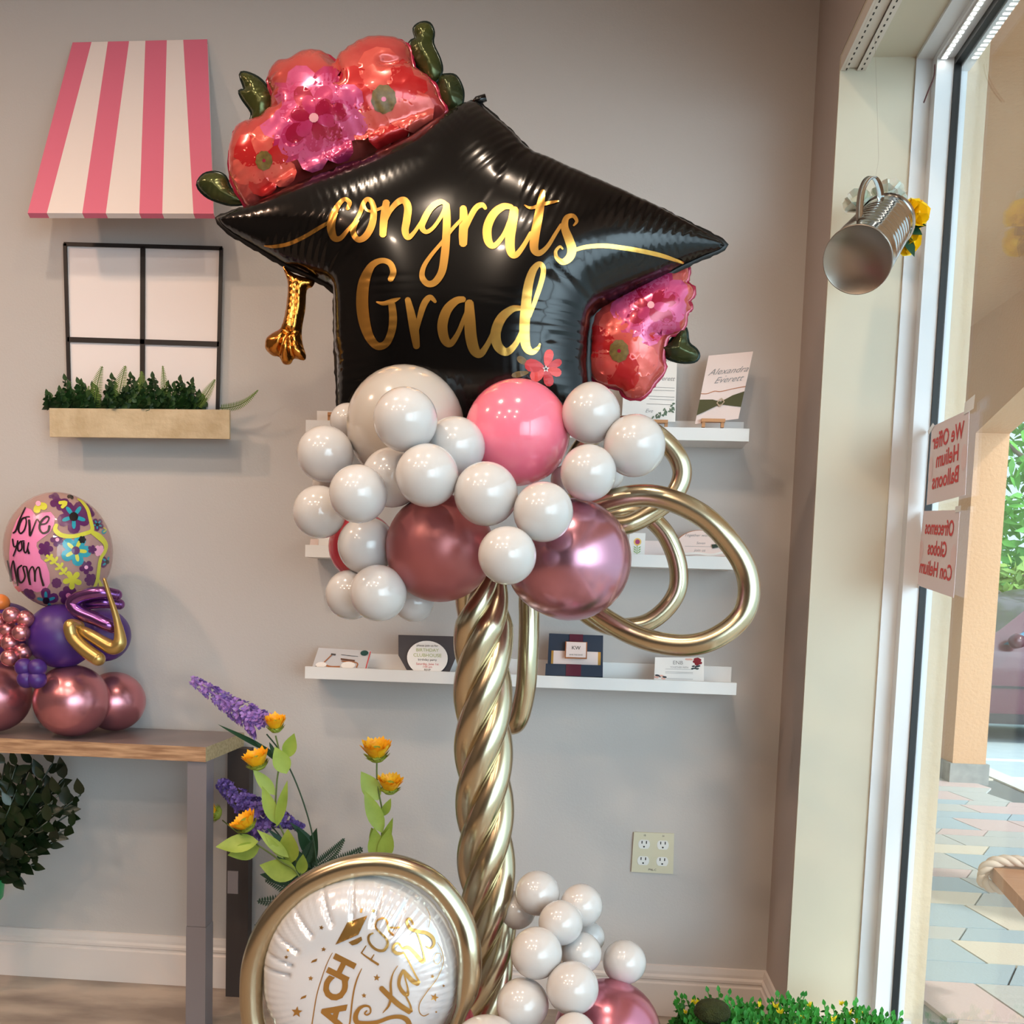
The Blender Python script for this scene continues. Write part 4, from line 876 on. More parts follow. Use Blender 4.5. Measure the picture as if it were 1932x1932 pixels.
# middle ledge
c, t = card('flower_card', [(1186, 1047), (1216, 1048), (1218, 1006), (1188, 1005)], 2.68, 'white card printed with a pink and yellow flower on the middle ledge', paper)
mb = MB(); c.poly(mb, ell(.52, .60, .24, .17, 16), .0008, 0); c.poly(mb, ell(.52, .60, .15, .11, 14), .0012, 1); c.line(mb, [(.52, .45), (.52, .05)], .002, .0008, 2)
for v in (.12, .22, .32):
    for s_ in (-1, 1): c.poly(mb, ell(.52 + s_ * .14, v + .03, .1, .028, 8, s_ * .5), .0009, 2)
mb.build('flower_print', [mat('yellow_print', S(236, 190, 96), .6), mat('magenta_print', S(170, 60, 110), .6), mat('green_print', S(150, 180, 110), .6)], t, False)
c, t = card('kraft_envelope', [(1216, 1047), (1262, 1048), (1262, 1021), (1216, 1020)], 2.71, 'plain blush envelope beside the flower card on the middle ledge', blush)
ox, oy, rx, ry = 1322, 1040, 50, 39
pts = [(ox + rx * math.cos(a), oy - ry * math.sin(a)) for a in np.linspace(-.22, math.pi + .22, 30)]
cO = Card([(ox - 50, oy + 10), (ox + 50, oy + 12), (ox + 50, oy - 40), (ox - 50, oy - 42)], [2.69, 2.69, 2.715, 2.715])
t = thing('oval_card', 'cream half oval invitation with gold rim and dark green ribbon, middle ledge', 'card', cO.at(.5, 0, 0)); mb = MB(); P_ = [((x - (ox - 50)) / 100., (oy + 11 - y) / 52.) for x, y in pts]
cO.poly(mb, [(.5 + (u - .5) * 1.035, v * 1.03) for u, v in P_], -.0022, 1); cO.poly(mb, P_, 0, 0); mb.build('card_sheet', [blush, gold_ink], t, False)
mb = MB(); cO.text(mb, 'Together with', .42, .78, .011, 0, 0, .3); cO.text(mb, 'Seven', .5, .5, .010, 0, 0, .3); cO.line(mb, [(.2, .38), (.8, .38)], .0008); cO.text(mb, 'join us', .48, .24, .011, 0, 0, .3); mb.build('printed_text', greyink, t, False)
mb = MB(); cO.poly(mb, [(.70, .44), (1.0, .5), (1.2, .52), (1.25, .2), (1.22, -.1), (1.0, -.1), (.98, .3), (.86, .36), (.72, .3)], .004); tag(mb.build('ribbon', mat('forest_green_satin', S(10, 48, 40), .4), t, False), 'dark green ribbon')
mb = MB(); cO.line(mb, [(.1, .05), (.4, .12), (.7, .08), (.95, .2)], .006, .003); cO.line(mb, [(.05, -.05), (.5, 0), (.95, -.02)], .006, .003); mb.build('tulle', paper, t, False)
card('small_card', [(584, 1031), (600, 1031), (601, 1017), (586, 1017)], 2.70, 'narrow blush card at the left end of the middle ledge', blush)
card('small_card', [(602, 1031), (628, 1031), (628, 1014), (602, 1014)], 2.69, 'wider white card beside the narrow blush one, middle ledge', paper)
# lowest ledge
c, t = card('scooter_card', [(588, 1262), (692, 1267), (701, 1228), (601, 1222)], [2.665, 2.665, 2.72, 2.72], 'grey card printed with an orange scooter on the lowest ledge', mat('grey_card', S(196, 196, 200), .7))
mb = MB(); o2 = .0008
for cx_, cy_ in ((.14, .12), (.65, .12)): c.poly(mb, ell(cx_, cy_, .085, .13, 14), o2, 1); c.poly(mb, ell(cx_, cy_, .055, .085, 12), .0011, 2)
c.poly(mb, ell(.15, .2, .1, .13, 14), .0014, 2); c.poly(mb, ell(.64, .24, .13, .17, 16), .0014, 2); c.line(mb, [(.22, .2), (.33, .13), (.5, .15)], .006, .0013, 0); c.line(mb, [(.16, .2), (.24, .5), (.30, .72)], .0035, .0013, 0)
c.line(mb, [(.27, .72), (.36, .70)], .006, .0014, 1); c.poly(mb, [(.47, .55), (.74, .50), (.74, .43), (.48, .47)], .0016, 3); c.line(mb, [(.5, .42), (.78, .38), (.8, .15)], .004, .0012, 0)
c.line(mb, [(.46, .72), (.78, .68)], .0016, .0013, 1); c.poly(mb, ell(.88, .86, .075, .13, 14), .0014, 4); c.line(mb, [(.985, .95), (.97, .02)], .003, .0012, 5)
mb.build('scooter_print', [gold_ink, ink, paper, mat('brown_print', S(100, 66, 50), .6), mat('teal_print', S(20, 70, 66), .6), redink], t, False)
cR = Card([(768, 1268), (845, 1270), (845, 1212), (768, 1210)], [2.67, 2.67, 2.70, 2.70])
t = thing('round_invitation', 'round white invitation with coloured text on a charcoal backing, lowest ledge', 'card', cR.at(.5, 0, 0))
mb = MB(); cR.poly(mb, [(-.22, .55), (-.22, 1.22), (1.2, 1.22), (1.2, .55), (1.02, .0), (.02, 0)], -.004); mb.build('backing_card', mat('charcoal_card', S(66, 62, 66), .7), t, False)
mb = MB(); cR.poly(mb, [(max(0, .5 + .5 * math.cos(a)), max(0.0, .47 + .56 * math.sin(a))) for a in np.linspace(0, 2 * math.pi, 36)[:-1]], .001); mb.build('card_face', paper, t, False)
mb = MB(); cR.text(mb, 'please join us for', .5, .87, .0085, 0, 0, 0, .0016); cR.text(mb, 'BIRTHDAY', .5, .72, .013, 1, 0, 0, .0016); cR.text(mb, 'CLUBHOUSE', .5, .55, .0135, 1, 0, 0, .0016); cR.text(mb, 'birthday party', .5, .41, .009, 0, 0, 0, .0016); cR.text(mb, 'Saturday, June 1st', .5, .27, .0085, 2, 0, 0, .0016); cR.text(mb, '1:00 pm', .5, .18, .008, 2, 0, 0, .0016); cR.text(mb, 'RSVP', .5, .08, .008, 0, 0, 0, .0016)
mb.build('printed_text', [ink, mat('lime_ink', S(170, 180, 110), .7), redink], t, False)
# navy box
navy = mat('navy_card', S(32, 46, 66), .6); burg = mat('burgundy_ribbon', S(88, 20, 44), .45); goldl = mat('gold_lining', S(196, 150, 74), .4, .5)
cN = Card([(1032, 1276), (1137, 1279), (1138, 1199), (1036, 1195)], [2.665, 2.665, 2.70, 2.70])
t = thing('invitation_box', 'open navy invitation box with burgundy ribbon and white tag, lowest ledge', 'box', cN.at(.5, 0, 0))
mb = MB(); cN.slab(mb, .012); mb.build('box_body', navy, t, False)
mb = MB(); cN.poly(mb, [(.06, .28), (.96, .28), (.96, .60), (.06, .60)], .0012, 0); cN.poly(mb, [(.10, .28), (.91, .28), (.91, .60), (.10, .60)], .0018, 1); mb.build('card_insert', [goldl, blush], t, False)
mb = MB(); mb.slab([cN.at(-.03, 0, .012), cN.at(1.0, 0, .012), cN.at(1.0, .27, .012), cN.at(-.03, .27, .012)], -cN.n * .010); mb.build('front_flap', navy, t, False)
mb = MB(); cN.poly(mb, [(.38, .80), (.63, .80), (.63, 1), (.38, 1)], .0022); mb.build('ribbon', burg, t, False); mb = MB(); cN.poly(mb, [(.34, 0), (.61, 0), (.61, .27), (.34, .27)], .0135); mb.build('ribbon', burg, t, False)
mb = MB(); mb.slab([cN.at(.31, .40, .016), cN.at(.71, .40, .016), cN.at(.71, .80, .012), cN.at(.31, .80, .012)], -cN.n * .003, 0); cN.poly(mb, [(.33, .425), (.69, .425), (.69, .78), (.33, .78)], .0172, 1); mb.build('name_tag', [gold_ink, blush], t, False)
mb = MB(); cN.text(mb, 'KW', .51, .64, .014, 0, 0, 0, .0182); cN.text(mb, 'SAVE THE DATE', .51, .48, .005, 0, 0, 0, .0182); mb.build('printed_text', ink, t, False)
c, t = card('floral_card', [(1234, 1284), (1328, 1287), (1328, 1241), (1236, 1240)], [2.67, 2.67, 2.70, 2.70], 'white card with burgundy flower corners right on the lowest ledge', paper)
mb = MB(); c.text(mb, 'ENB', .47, .77, .015, 0); c.text(mb, 'TOGETHER WITH', .5, .58, .006, 0)
for v in (.5, .38, .33, .1): c.line(mb, [(.22, v), (.78, v)], .0008, .0008, 0)
for i in range(10): c.poly(mb, ell(.86 + R2.uniform(-.05, .06), .84 + R2.uniform(-.12, .1), .05, .07, 8), .0008 + i * .00005, 1)
for i in range(8): c.poly(mb, ell(.8 + R2.uniform(-.06, .1), .6 + R2.uniform(-.1, .06), .04, .03, 8, 1), .0013 + i * .00005, 2)
for i in range(8): c.poly(mb, ell(.1 + R2.uniform(-.06, .12), .12 + R2.uniform(-.08, .1), .04, .05, 8, 1), .0009 + i * .00005, (3, 2)[i % 2])
for i in range(4): c.poly(mb, ell(.7 + R2.uniform(-.06, .04), .92, .04, .05, 8, 1), .0009 + i * .00005, 3)
mb.build('floral_print', [greyink, mat('burgundy_print', S(130, 26, 40), .7), mat('slate_print', S(52, 60, 66), .7), mat('peach_print', S(226, 176, 160), .7)], t, False)
# ================================================================== TABLE
tx1 = -.955
tb = thing('console_table', 'long narrow console table with wood effect edge and grey metal leg', 'table', (-1.6, 2.6, 0))
topm = mat('grey_laminate', S(120, 108, 106), .3); edge = mat('oak_edge', S(184, 146, 112), .5, noise=(22, S(136, 100, 74), .14, (.5, 1, 5))); edg2 = mat('woven_edge', S(196, 178, 138), .6, noise=(140, S(160, 140, 100), .2))
mb = MB().box((-3.2, 2.462, .712), (tx1, 2.748, .75)); o = MB(); 
mb.mi = [0, 0, 1, 2, 0, 1]; mb.build('table_top', [topm, edge, edg2], tb, False)
legm = mat('grey_leg', S(132, 126, 130), .4, .3)
for x in (-1.005, -3.1): MB().box((x, 2.468, .28), (x + .05, 2.518, .712)).box((x - .001, 2.467, 0), (x + .051, 2.519, .279)).build('table_leg', legm, tb, False)
drk = mat('dark_brown_leg', S(58, 50, 48), .6)  # rear legs, an even brown darker than the front legs
for x in (-.985, -3.1):
    l_ = MB().box((x, 2.70, 0), (x + .062, 2.735, .712)).build('table_leg', drk, tb, False)
    MB().box((x + .004, 2.697, .30), (x + .034, 2.7, .365)).build('bracket_plate', mat('bracket_pale', S(150, 142, 144), .5, .3), l_, False)
# table sculpture
G3 = 'balloons of the table arrangement'
TZ = .752
def tball(name, cx, cy, r, Y, m, label, rest=False, axis=None, sq=(1, 1)):
    if rest:      # resting on the table top
        for _ in range(6):
            P = PY(cx, cy, Y); Rr = r * Y / F; Y = Y
            cy = cy + (P[2] - (TZ + Rr)) * F / Y
    balloon(name, cx, cy, r, Y, m, label, G3, axis, sq)
tball('chrome_balloon', 136, 1308, 71, 2.53, bronze_chr, 'mauve chrome balloon standing at the front right of the table', True)
tball('chrome_balloon', 216, 1308, 58, 2.665, bronze_chr, 'mauve chrome balloon farthest right, behind its larger neighbour', True)
tball('chrome_balloon', -12, 1308, 70, 2.55, bronze_chr, 'mauve chrome balloon cut by the left edge of the view', True)
tball('purple_balloon', 115, 1200, 63, 2.52, purple_lat, 'deep purple balloon behind the gold squiggle')
tball('purple_balloon', 194, 1198, 52, 2.61, purple_lat, 'deep purple balloon right behind the gold squiggle')
tball('purple_balloon', 12, 1196, 62, 2.64, purple_lat, 'deep purple balloon left, under the mom balloon')
tball('orange_balloon', 1, 1137, 17, 2.6, orange_lat, 'small orange balloon at the left edge above the purple one')
k = 0
for (x, y, wd) in ((22, 1161, 'top middle'), (48, 1168, 'top right'), (14, 1187, 'second row'), (40, 1194, 'centre right'), (19, 1213, 'third row left'), (43, 1230, 'lower right'), (18, 1241, 'bottom'), (-4, 1172, 'left edge upper'), (-3, 1205, 'left edge lower')):
    tball('bubble_balloon', x, y, 17, 2.44 + .012 * (k % 3), bronze_chr, 'tiny mauve balloon of the bubble bunch, ' + wd + ' one'); k += 1
for (x, y, wd) in ((46, 1259, 'upper left'), (70, 1260, 'upper right'), (50, 1281, 'lower left'), (70, 1282, 'lower right')):
    tball('petal_balloon', x, y, 18, 2.43, purple_lat, 'small purple balloon, ' + wd + ' petal of the balloon flower')
def squig(name, pts, Y, rs, m, label):
    P = catmull([(q[0], q[1], q[2] if len(q) > 2 else 0) for q in pts], 8); R_ = np.interp(np.linspace(0, 1, len(P)), np.linspace(0, 1, len(rs)), rs); path = [PY(p[0], p[1], Y + (p[2] if len(p) > 2 else 0)) for p in P]
    mb = MB().tube(path, R_, 16); mb.sphere(path[0], R_[0] * .99, 14, 8); mb.sphere(path[-1], R_[-1] * .99, 14, 8)
    tag(mb.build(name, m, None, True, loc=path[0]), label, 'balloon', G3)
squig('squiggle_balloon', [(197, 1093), (205, 1120), (215, 1150), (224, 1185), (226, 1212), (214, 1222), (195, 1213), (165, 1195), (148, 1188, .02)], 2.42, [.004, .006, .009, .017, .018, .015, .012], gold_pearl, 'gold squiggle balloon with a thin tip touching the mom balloon')
squig('squiggle_balloon', [(150, 1180, .02), (133, 1180), (138, 1202), (160, 1225), (185, 1243)], 2.41, [.012, .016, .017, .018, .018], gold_pearl, 'short thick gold squiggle balloon below the thin tipped one')
squig('squiggle_balloon', [(220, 1122, .02), (190, 1118), (155, 1125), (137, 1138), (148, 1154), (180, 1168), (205, 1180), (222, 1185, .02)], 2.44, [.014, .016, .017, .018, .017, .015], purple_chr, 'violet chrome squiggle balloon under the mom balloon')
squig('squiggle_balloon', [(225, 1140, .02), (195, 1136), (165, 1140)], 2.47, [.014, .016, .014], purple_chr, 'short violet chrome squiggle balloon behind the longer one')
# mom balloon
mc = PY(111, 1039, 2.56); mr = (100 * 2.56 / F, .125, 113 * 2.56 / F)
mo = thing('mom_balloon', 'clear printed bubble balloon with flowers and love you mom lettering', 'balloon', mc)
clear = mat('clear_vinyl', S(206, 170, 165), .12, 0, **{'Transmission Weight': .45, 'IOR': 1.05, 'Coat Weight': .8, 'Coat Roughness': .04})
MB().sphere(mc, mr, 40, 26).build('bubble', clear, mo)
sp = sphere_pt(mc, mr); cols = dict(P=S(232, 132, 178), V=S(92, 36, 92), T=S(30, 150, 170), Y=S(206, 204, 66), K=S(22, 14, 20), L=S(240, 170, 200))
ml = [mat('print_' + n, cols[k], .3, **{'Coat Weight': .5}) for n, k in (('pink', 'P'), ('violet', 'V'), ('teal', 'T'), ('lime', 'Y'), ('black', 'K'), ('rose', 'L'))]
tM = lambda x, y: (x / 8.05, 920 + y / 8.05)
def inM(q): return all(((p[0] - 111) / 99) ** 2 + ((p[1] - 1039) / 112) ** 2 < .97 for p in q)
mb = MB()
hp = [tM(*p) for p in ((390, 300), (470, 330), (545, 430), (640, 380), (770, 370), (835, 450), (820, 560), (760, 680), (640, 770), (560, 830), (555, 890), (600, 980), (620, 1080), (700, 1150), (750, 1300), (760, 1450), (690, 1560), (560, 1590), (420, 1540), (320, 1600), (250, 1620), (180, 1540), (130, 1400), (105, 1200), (100, 1000), (120, 800), (150, 640), (220, 470), (300, 360))]
hp = [p if inM([p]) else (111 + (p[0] - 111) * .95, 1039 + (p[1] - 1039) * .95) for p in hp]
patch_on(mb, hp, sp, 6, .0008, 0)
def flw(cx, cy, r, n, m1, m2, m3, off, a0=0):
    for i in range(n):
        q = [tM(*p) for p in petal(cx, cy, a0 + 2 * math.pi * i / n, r, r * .78, 0)]
        if inM(q): patch_on(mb, q, sp, 5, off, m1); 
        q2 = [tM(*p) for p in petal(cx, cy, a0 + 2 * math.pi * i / n, r * .72, r * .25, 0)]
        if m2 is not None and inM(q2): patch_on(mb, q2, sp, 5, off + .0004, m2)
    q = [tM(*p) for p in ell(cx, cy, r * .27, n=12)]
    if inM(q): patch_on(mb, q, sp, 4, off + .0008, m3)
for a in ((1120, 440, 260, 5, 1, 2, 4, .0010, .3), (1150, 955, 240, 5, 2, 3, 1, .0012, .1), (690, 930, 120, 5, 1, None, 1, .001, 0), (580, 240, 150, 5, 3, None, 5, .001, .5), (900, 200, 150, 5, 1, None, 1, .0008, .2), (1310, 1210, 110, 5, 1, None, 5, .001, .3), (1380, 1400, 100, 6, 1, None, 1, .001, 0), (860, 1450, 80, 8, 1, None, 1, .001, 0), (700, 1720, 200, 5, 1, 2, 4, .001, .9), (1040, 1640, 150, 6, 1, None, 0, .001, .2), (420, 1650, 120, 7, 1, None, 1, .0012, 0), (1630, 1130, 120, 5, 1, 2, 4, .001, 0), (1480, 560, 100, 5, 1, 2, 4, .001, .4), (1370, 330, 120, 5, 1, None, 1, .0008, 0), (1620, 640, 90, 5, 2, 3, 2, .0009, 0), (1400, 940, 70, 5, 1, None, 1, .0016, 0), (1510, 960, 90, 6, 5, None, 5, .001, 0), (870, 790, 110, 5, 1, None, 5, .0009, .6), (1250, 790, 60, 6, 4, None, 4, .0018, 0), (1080, 110, 70, 5, 4, None, 0, .0008, 0), (800, 110, 70, 5, 1, None, 1, .0008, 0)): flw(*a)
for (x, y) in ((720, 1060, ), (800, 1100), (880, 1190), (940, 1260)):
    for s_ in (-2.2, -1.2, 2.9): 
        q = [tM(*p) for p in petal(x + 40, y + 30, s_, 90, 46)]; patch_on(mb, q, sp, 4, .0016, 3)
for i in range(5): patch_on(mb, [tM(*p) for p in petal(1100, 1400, i * 1.257 + .4, 150, 90)], sp, 4, .0014, 3)
ribbon_on(mb, [[(860, 560, 50), (840, 640, 70), (930, 720, 70), (1100, 740, 60), (1280, 700, 60), (1400, 640, 60), (1370, 480, 50), (1330, 330, 50), (1250, 220, 40), (1180, 170, 20)], [(1400, 680, 60), (1500, 740, 90), (1600, 850, 70), (1600, 960, 50), (1530, 1080, 50), (1500, 1250, 50), (1480, 1400, 50), (1430, 1520, 40)], [(1500, 1400, 30), (1540, 1500, 60)], [(900, 230, 50), (1000, 230, 60), (940, 300, 50)], [(700, 1040, 24), (850, 1150, 24), (1000, 1320, 24)]], sp, 4, tM, 1 / 8.05, .0017, 3)
lt = [[(385, 300, 20), (300, 480, 24), (240, 650, 28), (195, 690, 20)], [(400, 450, 24), (330, 480, 26), (280, 620, 30), (310, 695, 26), (370, 640, 24), (400, 520, 22), (390, 450, 20), (450, 440, 18)], [(440, 490, 34), (450, 600, 36), (455, 730, 30), (510, 600, 22), (560, 480, 20), (600, 530, 20)], [(600, 560, 22), (700, 540, 22), (745, 460, 24), (700, 440, 28), (620, 520, 34), (600, 620, 32), (650, 690, 28), (730, 660, 34), (750, 580, 40)],
      [(190, 780, 24), (210, 890, 24), (250, 880, 20), (270, 800, 24), (245, 920, 24), (200, 1040, 22)], [(320, 810, 24), (270, 870, 26), (280, 960, 26), (330, 930, 24), (330, 820, 22), (370, 810, 18)], [(360, 830, 26), (365, 960, 26), (400, 980, 22), (435, 830, 20), (420, 920, 22), (440, 1000, 36)],
      [(110, 1110, 20), (150, 1300, 24), (165, 1430, 24), (170, 1250, 22), (200, 1110, 22), (225, 1250, 26), (270, 1490, 26)], [(330, 1180, 26), (270, 1240, 30), (280, 1400, 32), (330, 1440, 30), (380, 1350, 26), (350, 1210, 24), (400, 1200, 18)], [(400, 1200, 24), (430, 1350, 34), (460, 1480, 30), (440, 1300, 22), (490, 1200, 24), (525, 1290, 28), (530, 1430, 28), (540, 1270, 22), (590, 1210, 26), (620, 1350, 30), (660, 1490, 36)]]
ribbon_on(mb, lt, sp, 5, tM, 1 / 8.05, .0022, 4)
tag(mb.build('floral_print', ml, mo, False), 'printed flowers, pink heart and black lettering')
# potted plant below the table
pp = thing('potted_foliage_plant', 'dark leafy plant in a green pot under the table', 'plant', PZ(-8, 1812, .0))
b0 = PY(-18, 1690, 2.60)
MB().lathe([(.0001, 0), (.04, 0), (.04, .01), (.012, .02), (.012, b0[2] - .06), (.04, b0[2] - .035), (.062, b0[2] - .01), (.066, b0[2] + .03), (.07, b0[2] + .045), (.062, b0[2] + .045), (.058, b0[2] + .01), (.0001, b0[2] + .01)], (b0[0] - .035, 2.6, 0.001), seg=28).build('pot', mat('green_pot', S(20, 150, 80), .4), pp, True, autos=40)
pp.location = (b0[0] - .035, 2.6, 0)
darkleaf = mat('glossy_dark_leaf', S(24, 44, 16), .35, noise=(7, S(8, 18, 10), .25)); R3 = random.Random(5)
for ch in pp.children: ch.location = tuple(np.array(ORG[pp.name]) - np.array(pp.location))
ORG2 = ORG[pp.name]
base = np.array((b0[0] - .02, 2.6, b0[2] + .01))
for (x, y, dy) in ((152, 1500, -.02), (135, 1560, -.01), (100, 1440, .0), (80, 1470, -.03), (60, 1440, .03), (30, 1445, -.04), (10, 1440, -.02), (140, 1530, .02), (110, 1500, -.05), (90, 1550, -.04), (70, 1600, -.02), (45, 1560, -.06), (20, 1520, -.06), (65, 1632, 0), (40, 1620, -.05), (-10, 1480, -.03), (10, 1590, -.07), (30, 1660, .02), (-20, 1550, -.05), (120, 1470, .0), (50, 1500, .02), (85, 1520, 0), (5, 1640, -.05), (36, 1480, -.02), (75, 1570, .02), (100, 1590, -.0), (15, 1560, .01), (60, 1530, .03), (35, 1600, .03), (95, 1480, .03), (0, 1610, .02)):
    tip = PY(x, y, 2.58 + dy); mb = MB(); b_ = Vector(base); t_ = Vector(tip); m_ = b_.lerp(t_, .5) + Vector((0, 0, .03)); mb.tube([b_, m_, t_], .0022, 6)
    for i in range(9):
        u = .3 + .7 * (i + 1) / 9; p = b_.lerp(t_, u) + Vector((0, 0, .03 * math.sin(math.pi * u))); an = R3.uniform(-1, 1) * 1.4; dr = (t_ - b_).normalized(); side = Vector((dr.z, 0, -dr.x)) * (1 if i % 2 else -1)
        L_ = R3.uniform(.042, .064); mb.leaf(p, p + (dr * .6 + side * R3.uniform(.3, 1) + Vector((0, R3.uniform(-.6, .3), 0))).normalized() * L_, L_ * .5, (R3.uniform(-.3, .3), -1, R3.uniform(-.2, .8)), .15, 0, 5)
    o = mb.build('leafy_branch', darkleaf, None, True); o.parent = pp; o.location = tuple(-np.array(pp.location))
# ================================================================== FLOWERS BESIDE THE TABLE
vz = thing('flower_vase', 'grey vase holding artificial flowers behind the star balloon', 'vase', (PY(645, 1700, 2.5)[0], 2.5, 0)); vx = PY(645, 1700, 2.5)[0]
MB().lathe([(.0001, .001), (.07, .001), (.085, .1), (.08, .25), (.06, .36), (.065, .38), (.055, .38), (.05, .35), (.0001, .34)], (vx, 2.5, 0), seg=32).build('vase_body', mat('grey_ceramic', S(120, 120, 122), .4), vz)
petY = mat('golden_petal', S(255, 204, 30), .5, noise=(60, S(250, 160, 14), .25)); sepG = mat('sepal_green', S(140, 156, 50), .6); leafL = mat('lime_leaf', S(160, 180, 74), .5, noise=(18, S(128, 152, 52), .2)); lav = mat('lavender_floret', S(166, 130, 200), .55, noise=(40, S(128, 92, 176), .25)); lavD = mat('violet_floret', S(112, 90, 168), .55, noise=(40, S(78, 58, 132), .25)); dkg = mat('deep_green_leaf', S(26, 66, 40), .5)
def bloom(par, c, up, r, h):
    c = Vector(c); up = Vector(up).normalized(); a = up.orthogonal().normalized(); b = up.cross(a); mb = MB()
    for ring, (n, sp_, L) in enumerate(((24, 1.0, 1.), (20, .75, .92), (14, .45, .85))):
        for i in range(n):
            th = 2 * math.pi * (i + .5 * ring) / n; o_ = a * math.cos(th) + b * math.sin(th); p0 = c + o_ * r * .35 * sp_
            p1 = c + o_ * r * sp_ * R3.uniform(.9, 1.08) + up * h * L * R3.uniform(.85, 1.1); mb.leaf(p0, p1, r * .36, o_ * -1 + up * .2, .2, .1, 5, pos=.66, shape=.7)
    mb.build('petals', petY, par)
    mb = MB().sphere(c + up * h * .25, r * .45, 12, 8)
    for i in range(26):
        th = 2 * math.pi * i / 26; o_ = a * math.cos(th) + b * math.sin(th); mb.leaf(c - up * h * .28 + o_ * r * .2, c + o_ * r * .85 + up * h * R3.uniform(.05, .3), r * .22, o_, .2, -.1, 4)
    mb.lathe([(.001, -h * .35), (r * .35, -h * .28), (r * .6, 0), (r * .3, h * .15)], c, up, 14); mb.build('sepals', sepG, par)
def fstem(name, label, pts, Y, blooms, leaves, r=.0022, m=leafL):
    vb = PY(pts[0][0], pts[0][1], Y); t = thing(name, label, 'artificial flower', vb, None)
    MB().tube([PY(p[0], p[1], Y + (p[2] if len(p) > 2 else 0)) for p in catmull([q if len(q) > 2 else (*q, 0) for q in pts], 6)], r, 8).build('stem', stem_m, t)
    for (x, y, dx, dy, rr, hh, yo) in blooms:
        c_ = PY(x, y, Y + yo); bloom(t, c_, (dx, -.25, dy), rr * 1.1, hh * 1.12)
    for (x0, y0, x1, y1, w_, yo, *nn) in leaves:
        mb = MB(); mb.leaf(PY(x0, y0, Y + yo), PY(x1, y1, Y + yo - .012), w_, nn[0] if nn else (.3, -1, .35), .22, .06, 8, pos=.42); mb.build('leaf', m, t)
    return t
root = (600, 1760)
fstem('sunflower_stem', 'tall artificial sunflower stem with two yellow blooms leaning over the table corner', [root, (570, 1655), (548, 1600), (522, 1540), (522, 1480), (528, 1430), (520, 1388)], 2.46,
      [(520, 1374, 0, 1, .029, .028, 0), (488, 1444, -.25, 1, .036, .030, 0)],
      [(540, 1430, 556, 1382, .036, 0), (541, 1460, 518, 1408, .045, -.01), (519, 1500, 476, 1450, .032, .0), (521, 1555, 494, 1482, .034, -.01), (522, 1560, 543, 1470, .026, -.01), (550, 1628, 545, 1562, .055, -.02, (-.2, -1, .4)), (562, 1650, 490, 1632, .058, -.02, (0, -1, .3)), (568, 1650, 572, 1610, .03, 0)])
fstem('sunflower_stem', 'artificial sunflower stem with a tilted bloom and broad leaves beside the table leg', [root, (565, 1655), (530, 1625), (495, 1600), (475, 1588)], 2.43,
      [(468, 1560, -.45, .75, .036, .026, 0), (410, 1535, -1, .25, .032, .030, .14)], [(488, 1588, 408, 1600, .052, -.005, (0, -1, .8)), (490, 1598, 430, 1612, .05, .003, (0, -1, -.3)), (545, 1618, 484, 1565, .028, 0), (535, 1620, 500, 1575, .02, 0)])
MB_ = MB().tube([PY(472, 1586, 2.43), PY(445, 1568, 2.43), PY(420, 1548, 2.55)], .0018, 6); MB_.build('side_stem', stem_m, bpy.data.objects['sunflower_stem.001'])
fstem('sunflower_stem', 'separate artificial sunflower stem with two stacked blooms above the gold ring', [(690, 1760), (716, 1660), (718, 1600), (722, 1540), (712, 1480), (711, 1436)], 2.5,
      [(711, 1428, 0, 1, .040, .034, 0), (735, 1490, .1, 1, .034, .028, 0)],
      [(714, 1510, 680, 1455, .05, 0), (722, 1572, 686, 1490, .042, -.01), (722, 1540, 738, 1505, .022, 0), (716, 1612, 742, 1540, .026, 0), (713, 1625, 705, 1560, .045, -.012), (722, 1625, 735, 1560, .042, -.006), (712, 1600, 700, 1560, .03, .01)])
def spike(name, label, stem, base_, tip, Y, r, m, n=150):
    t = thing(name, label, 'artificial flower', PY(stem[0][0], stem[0][1], Y)); MB().tube([PY(p[0], p[1], Y) for p in catmull(stem, 6)], .002, 7).build('stem', mat('dark_stem', S(44, 70, 48), .6), t)
    b_ = Vector(PY(base_[0], base_[1], Y)); t_ = Vector(PY(tip[0], tip[1], Y)); ax = t_ - b_; a = ax.normalized(); o1 = a.orthogonal().normalized(); o2 = a.cross(o1); mb = MB().tube([b_, t_], .003, 6)
    for i in range(n):
        u = R3.random() ** 1.1; th = i * 2.4; rr = r * (1 - .72 * u) * R3.uniform(.75, 1.05); d_ = o1 * math.cos(th) + o2 * math.sin(th); c_ = b_ + ax * u + d_ * rr
        fs_ = .0125 * (1.1 - .55 * u); dirn = (d_ + a * .5).normalized(); e1 = dirn.orthogonal().normalized(); e2 = dirn.cross(e1)
        for k_ in range(4):
            an = k_ * math.pi / 2 + i; ed = e1 * math.cos(an) + e2 * math.sin(an); mb.leaf(c_, c_ + (ed + dirn * .35) * fs_, fs_ * .85, dirn, .2, .1, 3, pos=.6)
    mb.build('flower_spike', m, t); return t
t = spike('lavender_spike', 'long lilac artificial flower spike leaning over the table top', [(600, 1760), (598, 1640), (586, 1560), (560, 1480), (530, 1420), (503, 1385)], (500, 1372), (362, 1282), 2.50, .033, lav, 210)
for l_ in ((520, 1425, 412, 1362, .02), (530, 1440, 480, 1395, .022), (508, 1400, 530, 1450, .012)):
    mb = MB(); mb.leaf(PY(l_[0], l_[1], 2.505), PY(l_[2], l_[3], 2.49), l_[4], (0, -.5, 1), .1, -.05, 8); mb.build('leaf', dkg, t)
